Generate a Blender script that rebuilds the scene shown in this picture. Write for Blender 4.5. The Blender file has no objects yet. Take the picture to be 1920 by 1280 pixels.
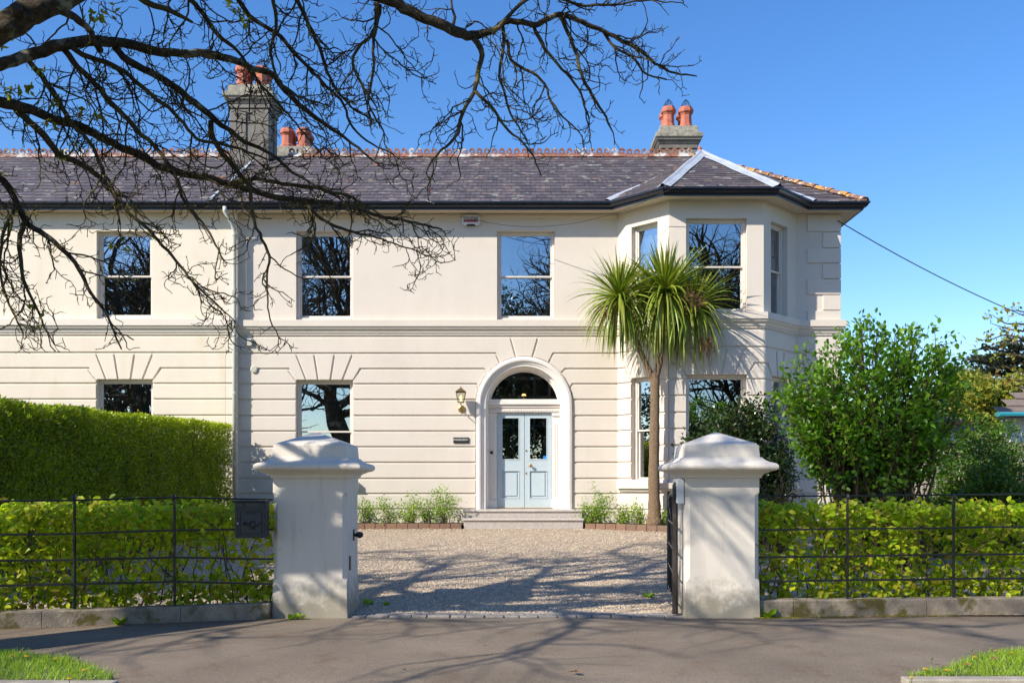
import bpy, bmesh, math, random
import numpy as np
from mathutils import Vector, Matrix, noise
random.seed(7); np.random.seed(7)
R = math.radians
scene = bpy.context.scene
COL = scene.collection

# ---------------------------------------------------------------- camera, world, sun, exposure
CX, HY, FL = 975.0, 905.0, 1850.0          # photograph: principal column, horizon row, focal length in its pixels
CAMZ = 1.4
cam_d = bpy.data.cameras.new("camera"); cam = bpy.data.objects.new("camera", cam_d); COL.objects.link(cam)
cam.location = (0, 0, CAMZ); cam.rotation_euler = (R(90), 0, 0)
cam_d.sensor_width = 36; cam_d.lens = FL / 1920 * 36
cam_d.shift_x = -(CX - 960) / 1920; cam_d.shift_y = (HY - 640) / 1920
cam_d.clip_start = 0.05; cam_d.clip_end = 2000
scene.camera = cam

SUN = Vector((-1.38, -1.0, 1.22)).normalized()
elev = math.asin(SUN.z)
world = bpy.data.worlds.new("World"); scene.world = world; world.use_nodes = True
wn = world.node_tree.nodes; wl = world.node_tree.links; wn.clear()
sky = wn.new("ShaderNodeTexSky"); sky.sky_type = 'NISHITA'; sky.sun_disc = False
sky.sun_elevation = elev; sky.sun_rotation = math.atan2(SUN.x, SUN.y)
sky.altitude = 0; sky.air_density = 1.0; sky.dust_density = 0.35; sky.ozone_density = 3.0
bg = wn.new("ShaderNodeBackground"); bg.inputs[1].default_value = 0.105
out = wn.new("ShaderNodeOutputWorld")
hs = wn.new("ShaderNodeHueSaturation"); hs.inputs['Saturation'].default_value = 1.27; hs.inputs['Value'].default_value = 1.5; hs.inputs['Hue'].default_value = .508
wl.new(sky.outputs[0], hs.inputs['Color']); wl.new(hs.outputs[0], bg.inputs[0]); wl.new(bg.outputs[0], out.inputs[0])
sl = bpy.data.lights.new("sun", 'SUN'); sl.energy = 5.0; sl.angle = R(0.53); sl.color = (1.0, 0.925, 0.80)
so = bpy.data.objects.new("sun", sl); COL.objects.link(so)
so.rotation_euler = (-SUN).to_track_quat('-Z', 'Y').to_euler()
vs = scene.view_settings; vs.view_transform = 'Standard'; vs.look = 'None'; vs.gamma = 1; vs.exposure = 0.46
vs.use_curve_mapping = False
scene.cycles.max_bounces = 8; scene.cycles.diffuse_bounces = 4; scene.cycles.transparent_max_bounces = 12

# ---------------------------------------------------------------- helpers
def at(px, py, Y):
    return ((px - CX) * Y / FL, Y, CAMZ + (HY - py) * Y / FL)

def tag(o, label=None, cat=None, group=None, kind=None):
    if label: o['label'] = label
    if cat: o['category'] = cat
    if group: o['group'] = group
    if kind: o['kind'] = kind
    return o

def empty(name, loc, label=None, cat=None, group=None, rz=0):
    o = bpy.data.objects.new(name, None); COL.objects.link(o)
    o.location = loc; o.rotation_euler = (0, 0, rz); o.empty_display_size = .1
    return tag(o, label, cat, group)

def link(name, me, mat, parent=None, kind=None, smooth=False):
    if mat is not None and not me.materials: me.materials.append(mat)
    if smooth:
        me.polygons.foreach_set("use_smooth", [True] * len(me.polygons))
    o = bpy.data.objects.new(name, me); COL.objects.link(o)
    if parent is not None:
        o.parent = parent
        # meshes are modelled in world space; keep them there
        o.matrix_parent_inverse = world_inv(parent)
    if kind: o['kind'] = kind
    return o

def world_inv(p):
    m = Matrix.Identity(4)
    chain = []
    q = p
    while q is not None:
        chain.append(q); q = q.parent
    for q in reversed(chain):
        m = m @ (q.matrix_parent_inverse if q.parent else Matrix.Identity(4)) @ Matrix.LocRotScale(q.location, q.rotation_euler, q.scale)
    return m.inverted()

class MB:
    """collects faces; build() links them as one mesh object"""
    def __init__(s): s.v = []; s.f = []
    def add(s, vs, fs):
        b = len(s.v); s.v += [tuple(v) for v in vs]; s.f += [tuple(i + b for i in f) for f in fs]
        return s
    def box(s, lo, hi):
        x0, y0, z0 = lo; x1, y1, z1 = hi
        return s.add([(x0,y0,z0),(x1,y0,z0),(x1,y1,z0),(x0,y1,z0),(x0,y0,z1),(x1,y0,z1),(x1,y1,z1),(x0,y1,z1)],
                     [(0,3,2,1),(4,5,6,7),(0,1,5,4),(1,2,6,5),(2,3,7,6),(3,0,4,7)])
    def fbox(s, fr, a0, a1, b0, b1, c0, c1):
        """box in a face frame: a along the wall, b height, c depth inwards"""
        P = [fr(a, b, c) for b in (b0, b1) for (a, c) in ((a0,c0),(a1,c0),(a1,c1),(a0,c1))]
        return s.add(P, [(0,3,2,1),(4,5,6,7),(0,1,5,4),(1,2,6,5),(2,3,7,6),(3,0,4,7)])
    def tube(s, pts, rad, sides=8, cap=True):
        v, f = tube_arr(pts, rad, sides)
        s.add(v.tolist(), f.tolist())
        if cap:
            b = len(s.v) - len(v); n = len(pts)
            s.f.append(tuple(b + i for i in range(sides))[::-1]); s.f.append(tuple(b + (n-1)*sides + i for i in range(sides)))
        return s
    def lathe(s, c, prof, n=12, rot=0):
        """prof: (r, z) bottom to top around centre c"""
        b = len(s.v)
        for r, z in prof:
            for i in range(n):
                a = 2*math.pi*i/n + rot
                s.v.append((c[0] + r*math.cos(a), c[1] + r*math.sin(a), c[2] + z))
        for k in range(len(prof) - 1):
            for i in range(n):
                j = (i + 1) % n
                s.f.append((b+k*n+i, b+k*n+j, b+(k+1)*n+j, b+(k+1)*n+i))
        s.f.append(tuple(b + i for i in range(n))[::-1]); s.f.append(tuple(b + (len(prof)-1)*n + i for i in range(n)))
        return s
    def build(s, name, mat, parent=None, kind=None, smooth=False, bevel=0):
        me = bpy.data.meshes.new(name); me.from_pydata(s.v, [], s.f); me.update()
        o = link(name, me, mat, parent, kind, smooth)
        if bevel:
            m = o.modifiers.new("bevel", 'BEVEL'); m.width = bevel; m.segments = 2; m.limit_method = 'ANGLE'; m.angle_limit = R(40)
        return o

def tube_arr(pts, rad, sides):
    p = np.asarray(pts, float); n = len(p)
    r = np.full(n, rad, float) if np.isscalar(rad) else np.asarray(rad, float)
    t = np.empty_like(p); t[1:-1] = p[2:] - p[:-2]; t[0] = p[1] - p[0]; t[-1] = p[-1] - p[-2]
    t /= (np.linalg.norm(t, axis=1, keepdims=True) + 1e-9)
    ref = np.array([0.31, 0.17, 0.93]) if abs(t[:, 2]).mean() < .8 else np.array([0.95, 0.2, 0.1])
    u = np.cross(t, ref); u /= (np.linalg.norm(u, axis=1, keepdims=True) + 1e-9)
    w = np.cross(t, u)
    a = np.arange(sides) * 2 * np.pi / sides
    v = p[:, None, :] + r[:, None, None] * (np.cos(a)[None, :, None] * u[:, None, :] + np.sin(a)[None, :, None] * w[:, None, :])
    i = np.arange(n - 1)[:, None] * sides; k = np.arange(sides)[None, :]; k2 = (k + 1) % sides
    f = np.stack([i + k, i + k2, i + sides + k2, i + sides + k], -1).reshape(-1, 4)
    return v.reshape(-1, 3), f

class Tubes:
    def __init__(s): s.v = []; s.f = []; s.n = 0
    def add(s, pts, rad, sides):
        v, f = tube_arr(pts, rad, sides); s.v.append(v); s.f.append(f + s.n); s.n += len(v)
    def build(s, name, mat, parent=None, kind=None, smooth=True):
        if not s.v: return None
        return np_mesh(name, np.concatenate(s.v), np.concatenate(s.f), mat, parent, kind, smooth)

def np_mesh(name, v, f, mat, parent=None, kind=None, smooth=False):
    me = bpy.data.meshes.new(name); me.from_pydata(v, [], f); me.update()
    return link(name, me, mat, parent, kind, smooth)

def rand_rot(n, rng):
    """n random rotation matrices"""
    q = rng.normal(size=(n, 4)); q /= np.linalg.norm(q, axis=1, keepdims=True)
    w, x, y, z = q.T
    return np.stack([1-2*(y*y+z*z), 2*(x*y-z*w), 2*(x*z+y*w), 2*(x*y+z*w), 1-2*(x*x+z*z), 2*(y*z-x*w),
                     2*(x*z-y*w), 2*(y*z+x*w), 1-2*(x*x+y*y)], -1).reshape(n, 3, 3)

def frames(dirs, ups):
    """rotation matrices with columns (side, dir, normal) from directions and approximate normals"""
    d = dirs / (np.linalg.norm(dirs, axis=1, keepdims=True) + 1e-9)
    s = np.cross(d, ups); s /= (np.linalg.norm(s, axis=1, keepdims=True) + 1e-9)
    n = np.cross(s, d)
    return np.stack([s, d, n], -1)

def scatter(name, tv, tf, mats, locs, scales, mat, parent=None, kind='stuff', smooth=False):
    tv = np.asarray(tv, float); tf = np.asarray(tf, int)
    sc = np.asarray(scales, float)
    if sc.ndim == 1: sc = np.repeat(sc[:, None], 3, 1)
    v = np.einsum('nij,kj->nki', mats * sc[:, None, :], tv) + locs[:, None, :]
    f = tf[None] + (np.arange(len(locs)) * len(tv))[:, None, None]
    return np_mesh(name, v.reshape(-1, 3), f.reshape(-1, tf.shape[1]), mat, parent, kind, smooth)

# leaf templates: y runs along the leaf, z is its normal
LEAF_V = [(0,0,0), (.30,.34,.07), (.25,.72,.04), (0,1,-.06), (-.25,.72,.04), (-.30,.34,.07), (0,.45,0)]
LEAF_F = [(0,1,6), (1,2,6), (2,3,6), (3,4,6), (4,5,6), (5,0,6)]
SLEAF_V = [(0,0,0), (.27,.5,.06), (0,1,0), (-.27,.5,.06)]
SLEAF_F = [(0,1,2), (0,2,3)]

def leaves(name, locs, dirs, ups, sizes, mat, parent, parts=0, big=True, order=None, rng=None):
    """foliage: the first `parts` leaves (in `order`) are objects of their own, the rest one stuff mesh"""
    tv, tf = (LEAF_V, LEAF_F) if big else (SLEAF_V, SLEAF_F)
    M = frames(dirs, ups); n = len(locs)
    idx = np.arange(n) if order is None else np.argsort(order)
    if parts:
        me = bpy.data.meshes.new('leaf'); me.from_pydata(tv, [], tf); me.update(); me.materials.append(mat)
        pinv = world_inv(parent)
        for i in idx[:parts]:
            o = bpy.data.objects.new('leaf', me); COL.objects.link(o); o.parent = parent; o.matrix_parent_inverse = pinv
            o.matrix_basis = Matrix.LocRotScale(Vector(locs[i]), Matrix(M[i].tolist()).to_quaternion(), Vector((sizes[i],)*3))
    rest = idx[parts:]
    if len(rest):
        scatter(name, tv, tf, M[rest], locs[rest], sizes[rest], mat, parent, 'stuff')

def sweep(path, prof, name, mat, parent, closed_prof=True, kind=None, smooth=False):
    """prof (offset outwards, z) carried along a plan path with mitred corners; outwards is to the right of travel"""
    n = len(path); P = [Vector(p) for p in path]; mb = MB(); m = len(prof)
    for i in range(n):
        d0 = (P[i] - P[i-1]).normalized() if i else None
        d1 = (P[i+1] - P[i]).normalized() if i < n-1 else None
        if d0 is None: d0 = d1
        if d1 is None: d1 = d0
        n0 = Vector((d0.y, -d0.x)); n1 = Vector((d1.y, -d1.x))
        mv = (n0 + n1); mv /= (1 + n0.dot(n1)) if (1 + n0.dot(n1)) > 1e-6 else 1
        for off, z in prof:
            q = P[i] + mv * off; mb.v.append((q.x, q.y, z))
    for i in range(n-1):
        for k in range(m if closed_prof else m-1):
            k2 = (k+1) % m
            mb.f.append((i*m+k, i*m+k2, (i+1)*m+k2, (i+1)*m+k))
    if closed_prof:
        mb.f.append(tuple(range(m))); mb.f.append(tuple((n-1)*m + k for k in range(m))[::-1])
    o = mb.build(name, mat, parent, kind, smooth)
    fix_normals(o.data)
    return o

def fix_normals(me):
    bm = bmesh.new(); bm.from_mesh(me); bmesh.ops.recalc_face_normals(bm, faces=bm.faces); bm.to_mesh(me); bm.free()

def frame_of(p0, p1):
    """face frame of a wall from plan point p0 to p1: fr(a, z, depth inwards)"""
    d = Vector((p1[0]-p0[0], p1[1]-p0[1])); L = d.length; d /= L
    nx, ny = d.y, -d.x                       # outwards
    def fr(a, z, c=0.0): return (p0[0] + d.x*a - nx*c, p0[1] + d.y*a - ny*c, z)
    fr.L = L
    return fr

def wall_sheet(fr, z0, z1, openings, name, mat, parent, a0=0, a1=None, depth=.22, arch=None):
    """wall face with rectangular openings (a0,a1,b0,b1) and their reveals; arch=(index) makes that opening's head semicircular"""
    a1 = fr.L if a1 is None else a1
    A = sorted({a0, a1} | {x for o in openings for x in o[:2]}); B = sorted({z0, z1} | {x for o in openings for x in o[2:4]})
    mb = MB()
    for i in range(len(A)-1):
        for j in range(len(B)-1):
            ca, cb = (A[i]+A[i+1])/2, (B[j]+B[j+1])/2
            if any(o[0] < ca < o[1] and o[2] < cb < o[3] for o in openings): continue
            mb.add([fr(A[i],B[j]), fr(A[i+1],B[j]), fr(A[i+1],B[j+1]), fr(A[i],B[j+1])], [(0,1,2,3)])
    for k, o in enumerate(openings):
        x0, x1, b0, b1 = o[:4]
        if arch == k:
            c = (x0+x1)/2; r = (x1-x0)/2; zs = b1 - r; N = 28
            arc = [(c - r*math.cos(math.pi*i/N), zs + r*math.sin(math.pi*i/N)) for i in range(N+1)]
            for i in range(N):
                (xa, za), (xb, zb) = arc[i], arc[i+1]
                mb.add([fr(xa,za), fr(xb,zb), fr(xb,b1), fr(xa,b1)], [(0,1,2,3)])
            ring = [(x0,b0)] + arc + [(x1,b0)]
        else:
            ring = [(x0,b0),(x0,b1),(x1,b1),(x1,b0),(x0,b0)]
        for (xa,za),(xb,zb) in zip(ring[:-1], ring[1:]):
            mb.add([fr(xa,za), fr(xb,zb), fr(xb,zb,depth), fr(xa,za,depth)], [(0,3,2,1)])
    return mb.build(name, mat, parent)

def prism(fr, poly, c0, c1, name, mat, parent, bevel=0.006):
    """polygon (a, z) in the face frame, pushed from depth c0 (front) to c1"""
    bm = bmesh.new()
    f = [bm.verts.new(fr(a, z, c0)) for a, z in poly]; b = [bm.verts.new(fr(a, z, c1)) for a, z in poly]
    n = len(poly)
    try: bm.faces.new(f)
    except ValueError: pass
    for i in range(n):
        j = (i+1) % n
        bm.faces.new((f[i], b[i], b[j], f[j]))
    bmesh.ops.recalc_face_normals(bm, faces=bm.faces)
    # make sure the front faces outwards
    me = bpy.data.meshes.new(name); bm.faces.ensure_lookup_table()
    out = Vector(fr(0,0,-1)) - Vector(fr(0,0,0))
    if bm.faces[0].normal.dot(out) < 0: bmesh.ops.reverse_faces(bm, faces=bm.faces)
    bm.to_mesh(me); bm.free()
    o = link(name, me, mat, parent)
    if bevel:
        m = o.modifiers.new("bevel", 'BEVEL'); m.width = bevel; m.segments = 1; m.limit_method = 'ANGLE'; m.angle_limit = R(50)
    return o

def text_obj(txt, size, loc, rot, mat, parent, name='lettering', depth=.002, sx=1.0):
    cu = bpy.data.curves.new(name, 'FONT'); cu.body = txt; cu.size = size; cu.extrude = depth
    cu.align_x = 'CENTER'; cu.align_y = 'CENTER'
    t = bpy.data.objects.new(name, cu); COL.objects.link(t)
    dg = bpy.context.evaluated_depsgraph_get(); me = bpy.data.meshes.new_from_object(t.evaluated_get(dg))
    bpy.data.objects.remove(t)
    me.transform(Matrix.Translation(Vector(loc)) @ rot.to_4x4() @ Matrix.Diagonal((sx, 1, 1, 1)))
    me.materials.clear()
    return link(name, me, mat, parent)

FRONT = Matrix.Rotation(R(90), 3, 'X')      # text facing -Y

# ---------------------------------------------------------------- materials
def new_mat(name):
    m = bpy.data.materials.new(name); m.use_nodes = True
    nt = m.node_tree; nt.nodes.clear()
    o = nt.nodes.new("ShaderNodeOutputMaterial"); p = nt.nodes.new("ShaderNodeBsdfPrincipled")
    nt.links.new(p.outputs[0], o.inputs[0])
    return m, nt, p, o

def ramp(nt, fac, stops):
    r = nt.nodes.new("ShaderNodeValToRGB"); e = r.color_ramp.elements
    while len(e) < len(stops): e.new(.5)
    for el, (pos, c) in zip(e, stops):
        el.position = pos; el.color = (*c, 1) if len(c) == 3 else c
    nt.links.new(fac, r.inputs[0]); return r.outputs[0]

def noise_n(nt, scale, detail=4, rough=.55, vec=None, dist=0):
    n = nt.nodes.new("ShaderNodeTexNoise"); n.inputs['Scale'].default_value = scale
    n.inputs['Detail'].default_value = detail; n.inputs['Roughness'].default_value = rough; n.inputs['Distortion'].default_value = dist
    if vec is not None: nt.links.new(vec, n.inputs['Vector'])
    return n.outputs['Fac']

def pos_n(nt, scale=None):
    g = nt.nodes.new("ShaderNodeNewGeometry")
    if scale is None: return g.outputs['Position']
    m = nt.nodes.new("ShaderNodeMapping"); m.inputs['Scale'].default_value = scale
    nt.links.new(g.outputs['Position'], m.inputs[0]); return m.outputs[0]

def mixc(nt, fac, a, b, mode='MIX'):
    m = nt.nodes.new("ShaderNodeMix"); m.data_type = 'RGBA'; m.blend_type = mode
    for s, v in ((m.inputs[0], fac), (m.inputs[6], a), (m.inputs[7], b)):
        if isinstance(v, (int, float)): s.default_value = v
        elif isinstance(v, tuple): s.default_value = (*v, 1)
        else: nt.links.new(v, s)
    return m.outputs[2]

def bump(nt, p, h, strength, dist=.01):
    b = nt.nodes.new("ShaderNodeBump"); b.inputs['Strength'].default_value = strength; b.inputs['Distance'].default_value = dist
    nt.links.new(h, b.inputs['Height']); nt.links.new(b.outputs[0], p.inputs['Normal'])

def simple(name, col, rough=.6, var=.12, nscale=6, bmp=.15, bscale=60, metal=0, bdist=.004, spec=.5):
    m, nt, p, o = new_mat(name)
    pos = pos_n(nt)
    dark = tuple(c*(1-var) for c in col); light = tuple(min(1, c*(1+var)) for c in col)
    c = ramp(nt, noise_n(nt, nscale, 5, .6, pos), [(.3, dark), (.7, light)])
    nt.links.new(c, p.inputs['Base Color']); p.inputs['Roughness'].default_value = rough; p.inputs['Metallic'].default_value = metal
    p.inputs['Specular IOR Level'].default_value = spec
    if bmp: bump(nt, p, noise_n(nt, bscale, 4, .6, pos), bmp, bdist)
    return m

def stucco(name, col, stain, amount, wear=.0, splash=None):
    """painted render: fine texture, faint mottling, soft dirty runs and patches"""
    m, nt, p, o = new_mat(name); pos = pos_n(nt)
    base = ramp(nt, noise_n(nt, 1.3, 5, .6, pos), [(.3, tuple(c*.965 for c in col)), (.7, tuple(min(1, c*1.02) for c in col))])
    runs = noise_n(nt, 1, 6, .65, pos_n(nt, (2.6, 2.6, .35)))
    patch = noise_n(nt, .55, 6, .7, pos)
    mm = nt.nodes.new("ShaderNodeMath"); mm.operation = 'MULTIPLY'
    nt.links.new(ramp(nt, runs, [(.45, (0,0,0)), (.8, (1,1,1))]), mm.inputs[0]); nt.links.new(ramp(nt, patch, [(.42, (0,0,0)), (.75, (1,1,1))]), mm.inputs[1])
    m2 = nt.nodes.new("ShaderNodeMath"); m2.operation = 'MULTIPLY'; m2.inputs[1].default_value = amount; nt.links.new(mm.outputs[0], m2.inputs[0])
    c = mixc(nt, m2.outputs[0], base, stain)
    if splash:
        sx = nt.nodes.new("ShaderNodeSeparateXYZ"); nt.links.new(pos, sx.inputs[0])
        mr = nt.nodes.new("ShaderNodeMapRange"); mr.inputs['From Min'].default_value = splash; mr.inputs['From Max'].default_value = 0; nt.links.new(sx.outputs['Z'], mr.inputs['Value'])
        ad = nt.nodes.new("ShaderNodeMath"); ad.operation = 'MULTIPLY_ADD'; ad.inputs[1].default_value = .62; nt.links.new(mr.outputs[0], ad.inputs[0]); nt.links.new(noise_n(nt, 9, 6, .7, pos), ad.inputs[2])
        c = mixc(nt, ramp(nt, ad.outputs[0], [(.62, (0,0,0)), (.98, (.75,.75,.75))]), c, (.20,.175,.12))
        drip = ramp(nt, noise_n(nt, 1, 5, .7, pos_n(nt, (14, 14, 1.1))), [(.56, (0,0,0)), (.74, (.38,.38,.38))])
        c = mixc(nt, drip, c, (.34,.315,.25))
    sp = ramp(nt, noise_n(nt, 45, 3, .6, pos), [(.27, (.80,.80,.80)), (.36, (1,1,1))])
    c = mixc(nt, .35, c, sp, 'MULTIPLY')
    nt.links.new(c, p.inputs['Base Color']); p.inputs['Roughness'].default_value = .62; p.inputs['Specular IOR Level'].default_value = .3
    h = mixc(nt, .35, noise_n(nt, 38, 5, .6, pos), noise_n(nt, 5, 4, .5, pos))
    bump(nt, p, h, .35, .006)
    return m

M = {}
M['villa'] = stucco('villa_render', (.68, .61, .525), (.46, .41, .34), .6)
M['white_stucco'] = stucco('white_render', (.74, .67, .58), (.55, .50, .43), .4)
M['neigh'] = stucco('neighbour_render', (.75, .67, .55), (.52, .40, .20), .8)
M['pier'] = stucco('pier_render', (.69, .63, .55), (.27,.25,.19), .8, splash=.5)
M['trim'] = simple('cream_paint', (.72, .655, .58), .4, .03, 8, .05, 40)
M['arch_trim'] = simple('pale_paint', (.78, .73, .67), .4, .03, 8, .06, 40)
M['soffit'] = simple('soffit_paint', (.62, .53, .42), .5, .04, 6, .04)
M['gutter'] = simple('black_gutter', (.012, .014, .024), .28, .2, 8, .03)
M['downpipe'] = simple('grey_green_pipe', (.50, .51, .45), .4, .08, 5, .05)
M['lead'] = simple('lead_flashing', (.40, .43, .48), .42, .16, 3, .3, 14, bdist=.01)
M['terra'] = simple('red_clay', (.43, .13, .075), .7, .22, 9, .25, 50)
M['chim'] = simple('grey_chimney_render', (.17, .155, .135), .85, .28, 4, .4, 30)
M['chimcap'] = simple('weathered_cap', (.27, .25, .20), .9, .4, 12, .6, 45, bdist=.01)
M['iron'] = simple('black_iron', (.012, .013, .016), .38, .3, 30, .3, 120)
M['rust_iron'] = simple('worn_iron', (.035, .026, .02), .6, .5, 25, .4, 120)
M['door'] = simple('pale_blue_paint', (.47, .555, .59), .35, .03, 8, .03)
M['brass'] = simple('aged_brass', (.50, .33, .12), .35, .2, 30, .1, metal=.9)
M['dark_brass'] = simple('dark_brass', (.16, .11, .05), .45, .3, 30, .2, metal=.6)
M['steps'] = simple('step_stone', (.46, .41, .37), .75, .16, 18, .3, 60)
M['kerbstone'] = simple('kerb_concrete', (.34, .30, .24), .85, .25, 5, .5, 50, bdist=.006)
M['postbox'] = simple('post_box_paint', (.014, .018, .030), .4, .15, 20, .1)
M['white_plastic'] = simple('white_plastic', (.62, .64, .66), .35, .03, 8, 0)
M['black_plate'] = simple('black_plate', (.015, .015, .017), .35, .1, 8, 0)
M['letter'] = simple('white_letters', (.75, .75, .72), .5, .02, 8, 0)
M['dark_letter'] = simple('dark_letters', (.02, .025, .04), .5, .02, 8, 0)
M['red_strip'] = simple('red_strip', (.30, .03, .035), .5, .05, 8, 0)
M['curtain'] = simple('curtain', (.68, .68, .64), .9, .12, 4, .1)
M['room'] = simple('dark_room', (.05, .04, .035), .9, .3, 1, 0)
M['soil'] = simple('soil', (.07, .045, .028), .95, .5, 18, .8, 60, bdist=.02)
M['block'] = simple('block_wall', (.36, .30, .255), .9, .12, 4, .3, 30)
M['cable'] = simple('cable', (.02, .02, .022), .6, .1, 8, 0)
M['palebox'] = simple('pale_box', (.50, .50, .42), .5, .04, 8, 0)
M['blue_sticker'] = simple('blue_sticker', (.01, .22, .62), .4, .03, 8, 0)

def slate_mat():
    m, nt, p, o = new_mat('slate'); pos = pos_n(nt)
    oi = nt.nodes.new("ShaderNodeObjectInfo"); g = nt.nodes.new("ShaderNodeNewGeometry")
    ad = nt.nodes.new("ShaderNodeMath"); ad.operation = 'ADD'; nt.links.new(oi.outputs['Random'], ad.inputs[0]); nt.links.new(g.outputs['Random Per Island'], ad.inputs[1])
    fr = nt.nodes.new("ShaderNodeMath"); fr.operation = 'FRACT'; nt.links.new(ad.outputs[0], fr.inputs[0])
    c = ramp(nt, fr.outputs[0], [(0, (.070,.060,.064)), (.35, (.125,.102,.106)), (.7, (.098,.082,.082)), (1, (.15,.125,.12))])
    streak = ramp(nt, noise_n(nt, 2.2, 5, .65, pos), [(.35, (.80,.80,.82)), (.7, (1.12,1.08,1.05))])
    c = mixc(nt, 1, c, streak, 'MULTIPLY')
    li = ramp(nt, noise_n(nt, 7.5, 2, .4, pos_n(nt, (.55, 1, 1))), [(.65, (0,0,0)), (.675, (1,1,1))])
    c = mixc(nt, li, c, (.30,.30,.25))
    lo = ramp(nt, noise_n(nt, 6.1, 2, .5, pos_n(nt, (.7, 1.3, 1.1))), [(.70, (0,0,0)), (.72, (1,1,1))])
    c = mixc(nt, lo, c, (.42,.19,.06))
    nt.links.new(c, p.inputs['Base Color']); p.inputs['Roughness'].default_value = .55
    bump(nt, p, noise_n(nt, 40, 4, .6, pos), .35, .004)
    return m
M['slate'] = slate_mat()

def hip_tile_mat():
    m, nt, p, o = new_mat('mossy_hip_tile'); pos = pos_n(nt)
    c = ramp(nt, noise_n(nt, 9, 5, .6, pos), [(.3, (.14,.085,.06)), (.7, (.27,.135,.09))])
    a = ramp(nt, noise_n(nt, 8, 3, .5, pos), [(.56, (0,0,0)), (.6, (1,1,1))])
    c = mixc(nt, a, c, (.62,.27,.04))
    b = ramp(nt, noise_n(nt, 12, 3, .5, pos_n(nt, (1.2,1,1))), [(.60, (0,0,0)), (.63, (1,1,1))])
    c = mixc(nt, b, c, (.55,.54,.48))
    nt.links.new(c, p.inputs['Base Color']); p.inputs['Roughness'].default_value = .85
    bump(nt, p, noise_n(nt, 30, 4, .6, pos), .5, .01)
    return m
M['hip'] = hip_tile_mat()

def ridge_mat():
    m, nt, p, o = new_mat('ridge_tile_clay'); pos = pos_n(nt)
    oi = nt.nodes.new("ShaderNodeObjectInfo")
    c = ramp(nt, oi.outputs['Random'], [(0, (.29,.11,.065)), (.5, (.21,.10,.07)), (1, (.31,.135,.08))])
    d = ramp(nt, noise_n(nt, 14, 4, .6, pos), [(.35, (.7,.7,.7)), (.65, (1.1,1.1,1.1))])
    c = mixc(nt, 1, c, d, 'MULTIPLY')
    b = ramp(nt, noise_n(nt, 3.3, 4, .7, pos), [(.52, (0,0,0)), (.60, (1,1,1))])
    c = mixc(nt, b, c, (.50,.48,.44))
    nt.links.new(c, p.inputs['Base Color']); p.inputs['Roughness'].default_value = .8
    bump(nt, p, noise_n(nt, 50, 4, .6, pos), .3, .005)
    return m
M['ridge'] = ridge_mat()

def glass_mat(name, refl, tint=(.75,.8,.8)):
    m = bpy.data.materials.new(name); m.use_nodes = True; nt = m.node_tree; nt.nodes.clear()
    o = nt.nodes.new("ShaderNodeOutputMaterial"); mx = nt.nodes.new("ShaderNodeMixShader")
    tr = nt.nodes.new("ShaderNodeBsdfTransparent"); tr.inputs[0].default_value = (*tint, 1)
    gl = nt.nodes.new("ShaderNodeBsdfGlossy"); gl.inputs['Roughness'].default_value = 0.004; gl.inputs[0].default_value = (.93,.96,1,1)
    fz = nt.nodes.new("ShaderNodeFresnel"); fz.inputs[0].default_value = 1.5
    ad = nt.nodes.new("ShaderNodeMath"); ad.operation = 'ADD'; ad.use_clamp = True; ad.inputs[1].default_value = refl
    bp = nt.nodes.new("ShaderNodeBump"); bp.inputs['Strength'].default_value = .02; bp.inputs['Distance'].default_value = .01
    nt.links.new(noise_n(nt, 1.7, 2, .4, pos_n(nt)), bp.inputs['Height']); nt.links.new(bp.outputs[0], gl.inputs['Normal'])
    nt.links.new(fz.outputs[0], ad.inputs[0]); nt.links.new(ad.outputs[0], mx.inputs[0])
    nt.links.new(tr.outputs[0], mx.inputs[1]); nt.links.new(gl.outputs[0], mx.inputs[2]); nt.links.new(mx.outputs[0], o.inputs[0])
    return m
M['glass'] = glass_mat('window_glass', .27)
M['lamp_glass'] = glass_mat('lamp_glass', .12, (.9,.93,.88))

def emit_mat(name, col, s):
    m, nt, p, o = new_mat(name); p.inputs['Base Color'].default_value = (*col, 1)
    p.inputs['Emission Color'].default_value = (*col, 1); p.inputs['Emission Strength'].default_value = s
    return m
M['bulb'] = emit_mat('lit_bulb', (1, .55, .15), 4.0)

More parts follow.
